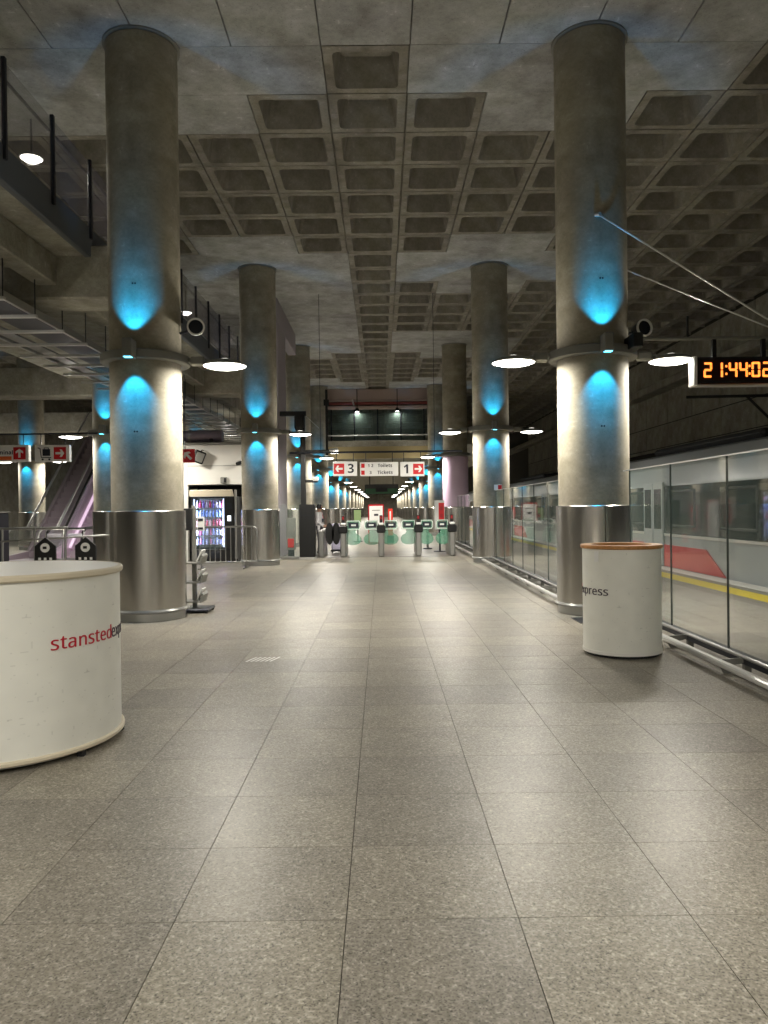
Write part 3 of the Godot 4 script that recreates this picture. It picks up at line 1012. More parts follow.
func build_signs() -> void:
	var z := -22.3
	var t := hung_sign("white hanging sign with red left arrow and platform number 3", V(-0.90, 2.58, z), 0.70, 0.42, 3.06)
	arrow_tile(t, V(-0.17, 0, 0.071), 0.30, PI)
	txt(t, "3", 0.36, V(0.17, 0, 0.074), M.navy)
	t = hung_sign("white hanging sign with two small lines of directions between the platform signs", V(0.09, 2.56, z), 1.10, 0.40, 3.06)
	for k in 2:
		var y := 0.10 - 0.20 * k
		var q := part(t, "number_tile", B(V(-0.52, y - 0.06, 0.071), V(-0.42, y + 0.06, 0.076)), M.red)
		meta(q, "small red number tile")
		txt(t, ["1 2", "3"][k], 0.12, V(-0.25, y, 0.074), M.navy)
		txt(t, ["Toilets", "Tickets"][k], 0.13, V(0.17, y, 0.074), M.navy)
	t = hung_sign("white hanging sign with platform number 1 and red right arrow", V(1.05, 2.55, z), 0.70, 0.42, 3.06)
	arrow_tile(t, V(0.17, 0, 0.071), 0.30, 0.0)
	txt(t, "1", 0.36, V(-0.17, 0, 0.074), M.navy)
	solid("sign_rail", MB.new().tube([V(-2.5, 3.06, z), V(2.5, 3.06, z)], 0.03), M.dark_metal, "dark steel rail carrying the platform number signs", "rail")
	for x in [-1.6, 1.7]:
		part(get_node("sign_rail"), "drop_rod", MB.new().tube([V(x, 3.06, z), V(x, CEIL + 0.06, z)], 0.008, 6), M.dark_metal)
	# left hall signs
	z = -18.4
	t = hung_sign("white hanging sign reading terminal with a red up arrow", V(-8.72, 2.84, z), 0.96, 0.40, 3.30)
	arrow_tile(t, V(0.27, 0, 0.071), 0.29, PI / 2)
	txt(t, "Terminal", 0.13, V(-0.16, 0.02, 0.074), M.navy)
	part(t, "stripe", B(V(-0.47, -0.16, 0.071), V(0.08, -0.07, 0.075)), M.orange)
	t = hung_sign("white hanging sign with luggage trolley symbol and red right arrow", V(-7.68, 2.83, z), 0.82, 0.40, 3.30)
	arrow_tile(t, V(0.19, 0, 0.071), 0.29, 0.0)
	var mb := MB.new()
	mb.tube([V(-0.33, 0.13, 0), V(-0.28, 0.12, 0), V(-0.25, -0.10, 0), V(-0.02, -0.10, 0)], 0.012, 6)
	mb.box(V(-0.22, -0.06, -0.006), V(-0.04, 0.10, 0.006), 0.004)
	mb.tube([V(-0.18, 0.09, 0), V(-0.18, 0.13, 0), V(-0.08, 0.13, 0), V(-0.08, 0.09, 0)], 0.010, 6)
	for x in [-0.22, -0.06]:
		mb.tube([V(x, -0.145, -0.006), V(x, -0.145, 0.006)], 0.024, 10)
	part(t, "trolley_symbol", mb, M.navy, V(0, 0, 0.078))
	solid("sign_rail", MB.new().tube([V(-11.0, 3.30, z), V(-6.6, 3.30, z)], 0.02), M.dark_metal, "thin steel rail carrying the terminal and trolley signs", "rail")
	# wall arrow sign by the white room
	t = thing("arrow_sign", "small red sign with white arrow fixed beside the white room wall", "sign", V(-4.66, 2.80, -19.3))
	part(t, "panel", B(V(-0.20, -0.17, -0.02), V(0.14, 0.17, 0.02), 0.005), M.red)
	mb = MB.new()
	mb.xf = Transform3D(Basis(Vector3(0, 0, 1), PI * 0.75), V(-0.03, 0, 0.02))
	mb.prism(arrow_shape(0.24), 0.0, 0.005)
	part(t, "arrow", mb, M.sign)
	part(t, "hanger", MB.new().tube([V(-0.1, 0.17, 0), V(-0.1, 2.06, 0)], 0.01, 6), M.dark_metal)

# ---------------------------------------------------------------- left side: white room, vending machine, barrier, escalators
func build_left_side() -> void:
	# white room
	var t := thing("white_room", "white flat-roofed room with a dark recess holding the vending machine", "kiosk")
	var zf := -21.5
	part(t, "wall", B(V(-6.9, 0, zf - 0.12), V(-5.25, 3.25, zf), 0.01), M.wall_white)
	part(t, "wall", B(V(-5.25, 2.14, zf - 0.12), V(-3.55, 3.25, zf), 0.01), M.wall_white)
	part(t, "wall", B(V(-3.72, 0, zf - 0.12), V(-3.55, 2.14, zf), 0.01), M.wall_white)
	part(t, "side_wall", B(V(-6.9, 0, -26.5), V(-6.78, 3.25, zf - 0.12)), M.wall_white)
	part(t, "side_wall", B(V(-3.67, 0, -26.5), V(-3.55, 3.25, zf - 0.12)), M.wall_white)
	part(t, "rear_wall", B(V(-6.9, 0, -26.6), V(-3.55, 3.25, -26.5)), M.wall_white)
	part(t, "roof", B(V(-6.95, 3.25, -26.65), V(-3.5, 3.33, zf + 0.05), 0.01), M.collar)
	part(t, "recess_lining", B(V(-5.25, 0, zf - 1.2), V(-3.72, 2.14, zf - 1.1)), M.blackm)
	part(t, "corner_trim", B(V(-5.42, 0, zf), V(-5.38, 3.25, zf + 0.02)), M.collar)
	part(t, "joint_line", B(V(-5.25, 2.66, zf), V(-3.55, 2.675, zf + 0.006)), M.collar)
	# vending machine
	var v := thing("vending_machine", "black vending machine with lit glass front in the white wall", "vending machine", V(-4.41, 0, -21.75))
	part(v, "cabinet", shell(1.26, 1.80, 0.82), M.black)
	var hood := MB.new()
	hood.xf = Transform3D(Basis(V(0, 0, 1), V(0, 1, 0), V(-1, 0, 0)), V(0.55, 0, 0.85))
	hood.prism(PackedVector2Array([Vector2(0, 1.80), Vector2(0.30, 1.80), Vector2(0.30, 1.96), Vector2(0.20, 1.98)]), 0.0, 1.14)
	part(v, "hood", hood, M.rim)
	part(v, "side_trim", B(V(0.56, 0.1, 0.80), V(0.62, 1.98, 0.86), 0.01), M.brushed)
	var sh := B(V(-0.55, -0.02, 0.10), V(0.24, 0.0, 0.72)).mesh()
	for k in 5:
		part(v, "shelf", sh, M.brushed, V(0, 0.50 + 0.25 * k, 0))
	part(v, "back_panel", B(V(-0.57, 0.38, 0.06), V(0.26, 1.76, 0.09)), M.wall_white)
	var lit := glow(Color(0.78, 0.85, 1.0), 1.6)
	for x in [-0.555, 0.245]:
		part(v, "lamp_tube", MB.new().tube([V(x, 0.42, 0.76), V(x, 1.74, 0.76)], 0.012, 8), lit)
		var al := AreaLight3D.new()
		al.name = "lamp_light"
		al.area_size = Vector2(0.04, 1.25)
		al.light_color = Color(0.74, 0.82, 1.0)
		al.light_energy = 0.55
		al.area_range = 20.0
		al.shadow_enabled = true
		al.position = V(x + (0.02 if x < 0 else -0.02), 1.08, 0.74)
		al.rotation_degrees = V(0, -40 if x < 0 else 40, 0)
		v.add_child(al, true)
	part(v, "window_pane", B(V(-0.57, 0.36, 0.80), V(0.26, 1.78, 0.81)), M.glass)
	part(v, "control_panel", B(V(0.28, 0.36, 0.78), V(0.55, 1.78, 0.83), 0.01), M.black)
	part(v, "price_screen", B(V(0.36, 1.13, 0.83), V(0.46, 1.28, 0.84), 0.004), glow(Color(0.9, 0.95, 1.0), 0.9))
	part(v, "coin_slot", B(V(0.36, 1.46, 0.83), V(0.48, 1.62, 0.84), 0.004), M.dark_metal)
	part(v, "delivery_flap", B(V(-0.50, 0.12, 0.80), V(0.20, 0.30, 0.83), 0.01), M.dark_metal)
	# drinks and snacks on its shelves
	var cols := [[Color(0.85, 0.80, 0.90), Color(0.80, 0.25, 0.40), Color(0.45, 0.35, 0.70)], [Color(0.60, 0.70, 0.95), Color(0.75, 0.82, 0.98), Color(0.50, 0.62, 0.92)], [Color(0.85, 0.45, 0.50), Color(0.90, 0.75, 0.75), Color(0.75, 0.30, 0.38)], [Color(0.78, 0.80, 0.92), Color(0.85, 0.45, 0.65), Color(0.65, 0.70, 0.90)], [Color(0.60, 0.62, 0.75), Color(0.80, 0.55, 0.70), Color(0.55, 0.60, 0.80)]]
	var names := ["small bottle on the lowest lit vending machine shelf", "small bottle on the second lowest vending machine shelf", "reddish small bottle on the middle vending machine shelf", "pale blue small bottle on the vending shelf below the top one", "pale or pink small bottle on the top vending machine shelf"]
	var bot := MB.new().lathe([Vector2(0, 0), Vector2(0.034, 0.0), Vector2(0.034, 0.12), Vector2(0.014, 0.165), Vector2(0.014, 0.19), Vector2(0, 0.19)], 10).mesh()
	for k in 5:
		for j in 9:
			var o := part(self, numbered("drink_bottle"), bot, pal(cols[4 - k][(j + (2 if j > 6 else 0)) % 3]), V(-4.41 - 0.49 + 0.087 * j, 0.50 + 0.25 * k, -21.75 + 0.66))
			meta(o, names[k], "bottle", "drinks on the vending machine shelves")
	# grey boxes on the wall
	t = thing("wall_alarm", "small grey alarm box on the white wall above the vending machine", "alarm", V(-4.23, 2.26, zf))
	part(t, "box", B(V(-0.10, -0.09, 0), V(0.08, 0.09, 0.08), 0.015), M.collar)
	part(t, "louvre", B(V(0.0, -0.06, 0.08), V(0.06, 0.06, 0.09)), M.blackm)
	t = thing("tilted_projector", "black tilted square lamp housing hung at the white wall top", "lamp housing", V(-4.86, 2.90, zf + 0.3))
	mb_tilt(t)
	t = thing("security_camera", "small black and white camera on the white wall corner", "camera", V(-3.72, 2.80, zf))
	part(t, "bracket", B(V(-0.03, -0.04, 0), V(0.03, 0.04, 0.10), 0.01), M.sign)
	part(t, "body", MB.new().tube([V(0.02, -0.05, 0.06), V(-0.12, -0.10, 0.22)], 0.05, 12), M.black)
	# crowd barrier
	t = thing("crowd_barrier", "grey steel crowd barrier standing before the vending machine", "barrier", V(-3.66, 0, -18.75))
	var fr := [V(-0.9, 0.16, 0), V(-0.9, 0.92, 0), V(-0.86, 0.99, 0), V(-0.80, 1.02, 0), V(0.66, 1.02, 0), V(0.72, 0.99, 0), V(0.76, 0.92, 0), V(0.76, 0.16, 0), V(-0.9, 0.16, 0)]
	part(t, "frame", MB.new().tube(fr, 0.022, 8, false), M.brushed)
	var bar := MB.new().tube([V(0, 0.16, 0), V(0, 1.02, 0)], 0.012, 6).mesh()
	for k in 12:
		part(t, "bar", bar, M.brushed, V(-0.77 + k * 0.127, 0, 0))
	for x in [-0.6, 0.48]:
		part(t, "foot", MB.new().tube([V(x, 0.16, 0), V(x, 0.02, 0.02), V(x, 0.02, 0.30)], 0.018, 6), M.brushed)
		part(t, "foot", MB.new().tube([V(x, 0.16, 0), V(x, 0.02, -0.02), V(x, 0.02, -0.30)], 0.018, 6), M.brushed)
	# leaflet rack at the column
	t = thing("leaflet_rack", "grey metal leaflet rack on a flat foot beside the steel column base", "rack", V(-2.52, 0, -10.95))
	part(t, "foot_plate", B(V(-0.26, 0.02, -0.18), V(0.24, 0.06, 0.30), 0.012), M.dark_metal)
	for q in [[-0.24, -0.14], [0.21, -0.14], [0.21, 0.27]]:
		part(t, "caster", MB.new().lathe([Vector2(0, 0), Vector2(0.02, 0), Vector2(0.02, 0.022), Vector2(0, 0.022)], 10), M.rubber, V(q[0], 0, q[1]))
	part(t, "post", B(V(-0.04, 0.05, -0.03), V(0.02, 1.50, 0.03), 0.008), M.collar)
	part(t, "top_box", B(V(-0.20, 1.15, -0.10), V(-0.02, 1.46, 0.10), 0.01), M.blackm)
	for k in 3:
		var tr := MB.new()
		tr.prism(PackedVector2Array([Vector2(-0.22, 0.0), Vector2(0.13, 0.0), Vector2(0.16, 0.11), Vector2(0.14, 0.14), Vector2(0.11, 0.02), Vector2(-0.20, 0.02), Vector2(-0.22, 0.16)]), -0.16, 0.16)
		part(t, "tray", tr, M.collar, V(0.0, 0.14 + 0.27 * k, 0.05))
	var cd := thing("price_card_holder", "small white card holder clipped to the leaflet rack post", "card holder", V(-2.47, 1.24, -10.90))
	part(cd, "holder", B(V(-0.005, -0.10, -0.01), V(0.10, 0.10, 0.0), 0.003), M.sign)
	part(cd, "print", B(V(0.01, 0.04, 0.0), V(0.08, 0.075, 0.003)), M.navy)
	part(cd, "print", B(V(0.01, -0.08, 0.0), V(0.08, -0.05, 0.003)), M.navy)
	for k in 3:
		var lf := MB.new()
		lf.xf = Transform3D(Basis(Vector3(0, 0, 1), -0.45), V(-2.47, 0.16 + 0.27 * k, -10.90))
		lf.box(V(-0.01, 0.015, -0.10), V(0.01, 0.19, 0.10), 0.002)
		solid("leaflet_stack", lf, M.sign, "white leaflet bundle in the wire rack tray beside the column", "leaflets", "leaflets in the rack")
	# escalators
	escalator("pink-sided escalator with grey steps rising behind the round column", -9.75, 1.05)
	escalator("darker escalator with thin pale handrail alongside the pink-sided one", -10.95, 0.95)
	# trolley bay: steel rails and two black house-shaped panels
	t = thing("guard_rail", "low tubular steel guard rail around the trolley bay behind the white counter", "rail", V(0, 0, -19.0))
	part(t, "top_rail", MB.new().tube([V(-9.3, 1.03, 0), V(-7.6, 1.04, 0)], 0.03), M.brushed)
	part(t, "mid_rail", MB.new().tube([V(-9.2, 0.72, 0.1), V(-6.4, 0.86, 0.1)], 0.022), M.brushed)
	for x in [-9.2, -8.4, -7.65, -6.35]:
		part(t, "post", MB.new().tube([V(x, 0, 0.04), V(x, 1.03, 0.04)], 0.028), M.brushed)
	var house := PackedVector2Array([Vector2(-0.24, 0.0), Vector2(0.24, 0.0), Vector2(0.24, 0.36), Vector2(0.0, 0.56), Vector2(-0.24, 0.36)])
	for q in [[-7.72, "black house-shaped panel with white roundel below the trolley sign"], [-6.78, "black house-shaped panel with white roundel in front of the escalator foot"]]:
		var h := thing("bay_marker", q[1], "panel", V(q[0], 0, -18.0), "trolley bay panels")
		part(h, "board", MB.new().prism(house, -0.03, 0.03), M.black, V(0, 0.28, 0))
		var rd := MB.new()
		rd.tube([V(0, 0, 0), V(0, 0, 0.008)], 0.11, 20)
		var ro := part(h, "roundel", rd, M.sign, V(0, 0.60, 0.03))
		part(ro, "symbol", B(V(-0.05, -0.03, 0.008), V(0.04, 0.03, 0.012), 0.002), M.blackm)
		for x in [-0.15, 0.15]:
			part(h, "leg", B(V(x - 0.02, 0, -0.02), V(x + 0.02, 0.30, 0.02)), M.brushed)
		for x in [-0.13, 0.0, 0.13]:
			part(h, "print", B(V(x - 0.03, 0.31, 0.03), V(x + 0.03, 0.37, 0.034)), M.sign)
	for q in [[-8.75, "luggage trolley with blue and white handle panel in the railed bay"], [-7.25, "luggage trolley parked between the two black house-shaped panels"], [-8.2, "luggage trolley half hidden behind the guard rail end"]]:
		trolley(V(q[0], 0, -20.4), q[1])
	t = thing("waste_cabinet", "dark grey cabinet standing against the far left hall wall", "cabinet", V(-10.9, 0, -21.5))
	part(t, "body", B(V(-0.75, 0.05, -0.4), V(0.45, 1.42, 0.4), 0.02), M.dark_metal)
	part(t, "lid", B(V(-0.78, 1.42, -0.43), V(0.48, 1.47, 0.43), 0.01), M.collar)
	# duct above the room
	t = thing("round_duct", "pale round duct lying on the white room roof", "duct", V(0, 0, 0))
	part(t, "pipe", MB.new().tube([V(-6.6, 3.53, -21.9), V(-4.35, 3.53, -21.9)], 0.17, 18), M.duct)
	part(t, "flange", MB.new().tube([V(-5.3, 3.53, -21.9), V(-5.24, 3.53, -21.9)], 0.19, 18), M.brushed)
	part(t, "saddle", B(V(-5.9, 3.33, -22.05), V(-5.8, 3.5, -21.75)), M.dark_metal)
	part(t, "saddle", B(V(-4.7, 3.33, -22.05), V(-4.6, 3.5, -21.75)), M.dark_metal)

var pals := {}
func pal(c: Color) -> StandardMaterial3D:
	if not pals.has(c):
		pals[c] = mt(c, 0.35)
	return pals[c]

func shell(w: float, h: float, d: float) -> MB:      # open-fronted cabinet
	var mb := MB.new()
	mb.box(V(-w / 2, 0, 0), V(-w / 2 + 0.05, h, d), 0.01)
	mb.box(V(w / 2 - 0.05, 0, 0), V(w / 2, h, d), 0.01)
	mb.box(V(-w / 2 + 0.05, h - 0.04, 0), V(w / 2 - 0.05, h, d), 0.01)
	mb.box(V(-w / 2 + 0.05, 0.0, 0), V(w / 2 - 0.05, 0.36, d), 0.01)
	mb.box(V(-w / 2 + 0.05, 0.36, 0), V(w / 2 - 0.05, h - 0.04, 0.05))
	return mb

func mb_tilt(t: Node3D) -> void:
	var mb := MB.new()
	mb.xf = Transform3D(Basis.from_euler(V(0.2, 0.4, -0.35)), Vector3.ZERO)
	mb.box(V(-0.15, -0.17, -0.06), V(0.15, 0.17, 0.06), 0.02)
	part(t, "housing", mb, M.black)
	var f := MB.new()
	f.xf = mb.xf
	f.box(V(-0.11, -0.13, 0.06), V(0.11, 0.13, 0.07), 0.005)
	part(t, "front_glass", f, M.collar)
	part(t, "hanger", MB.new().tube([V(0, 0.1, -0.03), V(0.05, 0.20, -0.15), V(0.05, 0.20, -0.30)], 0.015, 6), M.dark_metal)

func trolley(at: Vector3, label: String) -> void:
	var t := thing("luggage_trolley", label, "trolley", at, "luggage trolleys in the bay")
	part(t, "base_frame", MB.new().tube([V(-0.25, 0.16, -0.4), V(-0.12, 0.16, 0.45), V(0.12, 0.16, 0.45), V(0.25, 0.16, -0.4), V(-0.25, 0.16, -0.4)], 0.018, 6, false), M.brushed)
	part(t, "upright", MB.new().tube([V(-0.25, 0.16, -0.4), V(-0.24, 0.95, -0.55), V(0.24, 0.95, -0.55), V(0.25, 0.16, -0.4)], 0.018, 6), M.brushed)
	part(t, "handle", MB.new().tube([V(-0.26, 0.98, -0.6), V(0.26, 0.98, -0.6)], 0.025, 8), M.rubber)
	part(t, "basket_panel", B(V(-0.20, 0.74, -0.54), V(0.20, 0.84, -0.51), 0.01), pal(Color(0.66, 0.65, 0.68)))
	for q in [[-0.2, -0.35], [0.2, -0.35], [0.0, 0.42]]:
		part(t, "wheel", MB.new().tube([V(q[0] - 0.02, 0.07, q[1]), V(q[0] + 0.02, 0.07, q[1])], 0.07, 12), M.rubber)

func escalator(label: String, x0: float, w: float) -> void:
	var z0 := -23.9
	var t := thing("escalator", label, "escalator", V(x0, 0, z0))
	var pinky := label.begins_with("pink")
	var rise := 0.21
	var run := 0.27
	var n := 20
	var st := B(V(0.06, -0.22, -run), V(w - 0.06, 0.0, 0.02), 0.015).mesh()
	part(t, "landing", B(V(0.0, 0.0, 0.0), V(w, 0.02, 1.4)), M.tread)
	for k in n:
		part(t, "step", st, M.tread, V(0, rise * (k + 1), -0.2 - run * k))
	var len := run * n
	var top := rise * n
	for s in [0.0, w]:
		var mb := MB.new()
		mb.xf = Transform3D(Basis(V(0, 0, -1), V(0, 1, 0), V(1, 0, 0)), V(s, 0, 0))
		mb.prism(PackedVector2Array([Vector2(-0.9, 0.12), Vector2(0.3, 0.20), Vector2(len, top + 0.20), Vector2(len, top + 0.92), Vector2(0.2, 0.90), Vector2(-0.9, 0.90), Vector2(-1.1, 0.82), Vector2(-1.2, 0.6), Vector2(-1.1, 0.3)]), -0.006, 0.006)
		part(t, "balustrade_pane", mb, M.glass)
		var sk := MB.new()
		sk.xf = mb.xf
		var up := 0.40 if (pinky and s == 0.0) else 0.22
		var wd := 0.14 if (pinky and s == 0.0) else 0.05
		sk.prism(PackedVector2Array([Vector2(-1.2, 0.0), Vector2(0.6, 0.0), Vector2(len, top - 0.30), Vector2(len, top + up), Vector2(0.25, up), Vector2(-1.2, 0.14)]), -wd, wd)
		part(t, "skirt_deck", sk, M.pink if pinky else M.tread)
		if pinky and s == 0.0:
			part(t, "balustrade_lamp", MB.new().tube([V(0.17, 0.34, -0.1), V(0.17, top + 0.30, -len)], 0.05, 8), M.strip)
		part(t, "handrail", MB.new().tube([V(s, 0.55, 1.24), V(s, 0.80, 1.14), V(s, 0.94, 0.9), V(s, 0.95, -0.2), V(s, top + 0.97, -len)], 0.04, 8), M.rubber if pinky else M.alu)
	part(t, "truss", truss(w, len, top), M.dark_metal)

func truss(w: float, len: float, top: float) -> MB:
	var mb := MB.new()
	mb.xf = Transform3D(Basis(V(0, 0, -1), V(0, 1, 0), V(1, 0, 0)), V(w / 2, 0, 0))
	mb.prism(PackedVector2Array([Vector2(0.5, 0.0), Vector2(1.6, 0.0), Vector2(len, top - 1.1), Vector2(len, top - 0.3)]), -w / 2 + 0.06, w / 2 - 0.06)
	return mb

# ---------------------------------------------------------------- things around and beyond the gates
func build_far_objects() -> void:
	var t := thing("equipment_cabinet", "tall black equipment cabinet beside the ticket gates", "cabinet", V(-1.98, 0, -22.15))
	part(t, "body", B(V(-0.22, 0.06, -0.16), V(0.22, 1.56, 0.3), 0.015), M.black)
	part(t, "plinth", B(V(-0.23, 0.0, -0.14), V(0.23, 0.06, 0.32)), M.alu)
	part(t, "door_line", B(V(-0.20, 1.25, 0.30), V(0.20, 1.262, 0.304)), M.dark_metal)
	t = thing("camera_pole", "black square pole with cross arm and small cameras behind the cabinet", "pole", V(-2.13, 0, -22.46))
	part(t, "pole", B(V(-0.07, 0, -0.07), V(0.07, 4.17, 0.07), 0.01), M.black)
	part(t, "cross_arm", B(V(-0.66, 4.14, -0.06), V(0.11, 4.28, 0.07), 0.01), M.black)
	part(t, "dome_housing", MB.new().lathe([Vector2(0, 3.62), Vector2(0.07, 3.64), Vector2(0.13, 3.8), Vector2(0.13, 4.14)], 16), M.black, V(-0.10, 0, 0.12))
	part(t, "side_arm", B(V(0.07, 3.09, -0.03), V(0.78, 3.15, 0.03), 0.01), M.black)
	part(t, "side_arm", B(V(0.07, 2.20, -0.03), V(0.42, 2.28, 0.03), 0.01), M.black)
	part(t, "camera_body", B(V(0.28, 2.24, 0.0), V(0.45, 2.36, 0.12), 0.02), M.sign)
	part(t, "stay_wire", MB.new().tube([V(0.08, 4.16, 0), V(0.5, 3.75, 0.3)], 0.008, 6), M.alu)
	var l := part(t, "floodlight", MB.new().tube([V(0.78, 3.12, 0), V(1.02, 3.16, 0)], 0.06, 12), M.alu)
	part(l, "lamp_lens", B(V(0.80, 3.04, -0.06), V(1.04, 3.07, 0.06), 0.01), M.lamp_far)
	lamp(t, V(0.92, 3.02, 0), 0.15, 2.0)
	t = thing("glass_screen", "clear glass side screen between the second column and the black cabinet", "glass screen", V(-2.56, 0, -22.0))
	for k in 2:
		part(t, "pane", B(V(-0.35 + 0.36 * k, 0.08, -0.006), V(-0.01 + 0.36 * k, 1.56, 0.006)), M.glass)
	part(t, "base_rail", B(V(-0.4, 0.0, -0.05), V(0.4, 0.08, 0.05), 0.01), M.brushed)
	t = thing("fire_point", "pale fire point cabinet with red lower door behind the glass screen", "fire point", V(-2.50, 0, -22.25))
	part(t, "body", B(V(-0.12, 0.25, -0.15), V(0.14, 1.18, -0.02), 0.01), M.collar)
	part(t, "red_door", B(V(-0.08, 0.32, -0.02), V(0.10, 0.58, 0.0), 0.01), M.red)
	part(t, "stand", B(V(-0.08, 0.0, -0.12), V(0.10, 0.25, -0.04)), M.dark_metal)
	# person
	build_person(V(-1.87, 0, -24.75))
	t = thing("wheeled_case", "pale lilac cart standing between the black gate leaves", "cart", V(-1.33, 0, -24.9))
	part(t, "body", B(V(-0.16, 0.08, -0.15), V(0.16, 0.95, 0.15), 0.05), pal(Color(0.80, 0.78, 0.88)))
	part(t, "base", B(V(-0.18, 0.05, -0.17), V(0.18, 0.10, 0.17), 0.01), M.black)
	for x in [-0.13, 0.13]:
		part(t, "wheel", MB.new().tube([V(x - 0.015, 0.035, 0.12), V(x + 0.015, 0.035, 0.12)], 0.035, 10), M.rubber)
	# posters and kiosks beyond the gates
	t = thing("poster_totem", "white poster board in a red frame beyond the ticket gates", "poster", V(-0.06, 0, -31))
	part(t, "frame", B(V(-0.34, 0, -0.10), V(0.30, 1.58, -0.02), 0.02), M.train_red)
	part(t, "board", B(V(-0.29, 0.06, -0.02), V(0.25, 1.52, 0.0), 0.006), M.sign)
	part(t, "print", B(V(-0.10, 1.12, 0.0), V(0.07, 1.20, 0.004)), M.navy)
	part(t, "print", B(V(-0.18, 1.33, 0.0), V(0.14, 1.36, 0.004)), M.collar)
	t = thing("red_banner", "narrow orange-red banner standing beside the white poster board", "banner", V(0.50, 0, -31.6))
	part(t, "panel", B(V(-0.09, 0.3, -0.02), V(0.10, 1.40, 0.02), 0.006), pal(Color(0.92, 0.22, 0.15)))
	part(t, "foot", B(V(-0.14, 0.0, -0.14), V(0.14, 0.3, 0.14), 0.02), M.dark_metal)
	part(t, "print", B(V(-0.03, 0.6, 0.02), V(0.03, 1.3, 0.024)), M.sign)
	t = thing("green_kiosk", "small pale green information stand beyond the gates", "stand", V(-0.88, 0, -33))
	part(t, "panel", B(V(-0.16, 0.85, -0.03), V(0.14, 1.36, 0.03), 0.01), pal(Color(0.56, 0.66, 0.46)))
	part(t, "post", B(V(-0.04, 0, -0.03), V(0.03, 0.85, 0.03)), M.collar)
	part(t, "foot", B(V(-0.2, 0, -0.2), V(0.2, 0.03, 0.2)), M.dark_metal)
	t = thing("departure_board", "dark departure board with green band hung under the gallery", "display board", V(0.16, 2.55, -46))
	part(t, "casing", B(V(-1.0, -0.30, -0.08), V(1.0, 0.30, 0.0), 0.02), M.black)
	part(t, "screen_band", B(V(-0.96, -0.26, 0.0), V(0.96, 0.05, 0.01)), M.green)
	part(t, "screen_window", B(V(-0.35, -0.15, 0.01), V(0.35, 0.10, 0.015)), M.blackm)
	for x in [-0.7, 0.7]:
		part(t, "hanger", B(V(x - 0.03, 0.30, -0.05), V(x + 0.03, 1.5, -0.02)), M.blackm)
	t = thing("poster_stand", "white notice board with red side panel behind the ticket gates", "notice board", V(2.02, 0, -24.9))
	part(t, "board", B(V(-0.16, 0.72, -0.02), V(0.16, 1.66, 0.02), 0.006), M.sign)
	part(t, "red_panel", B(V(-0.03, 0.78, 0.02), V(0.15, 1.58, 0.026)), M.red)
	for k in 3:
		part(t, "print", B(V(0.02, 0.86 + 0.24 * k, 0.026), V(0.10, 0.98 + 0.24 * k, 0.03)), M.train_red)
	part(t, "post", B(V(-0.03, 0.02, -0.02), V(0.03, 0.72, 0.02)), M.dark_metal)
	part(t, "foot", B(V(-0.2, 0, -0.2), V(0.2, 0.025, 0.2), 0.005), M.dark_metal)
	t = thing("queue_post", "slim grey queue post standing behind the green gate leaves", "post", V(1.72, 0, -26.5))
	part(t, "pole", MB.new().tube([V(0, 0.02, 0), V(0, 1.55, 0)], 0.045, 10), M.collar)
	part(t, "base", MB.new().lathe([Vector2(0, 0), Vector2(0.16, 0.0), Vector2(0.15, 0.04), Vector2(0.04, 0.06)], 20), M.dark_metal)
	t = thing("floor_threshold", "thin dark floor strip under the ticket gate line", "strip", V(0.1, 0, -22.55))
	part(t, "strip", B(V(-1.9, 0.0, -0.03), V(2.2, 0.006, 0.03)), M.dark_metal)
	# ceiling conduits at the gallery
	t = thing("conduit", "black vertical cable conduit fixed to the gallery column", "conduit", V(-2.55, 0, -38.6))
	part(t, "pipe", B(V(-0.06, 3.9, -0.05), V(0.06, 7.4, 0.05)), M.blackm)
	part(t, "junction_box", B(V(-0.14, 6.6, -0.08), V(0.12, 6.9, 0.08), 0.01), M.blackm)
	t = thing("notice", "small red and white notice fixed on the column face", "notice", V(3.1, 1.92, Z0 - BAY + 0.5))
	part(t, "plate", B(V(-0.10, -0.07, -0.045), V(0.10, 0.07, -0.03)), M.sign)
	part(t, "red_panel", B(V(0.0, -0.06, -0.03), V(0.095, 0.06, -0.026)), M.red)

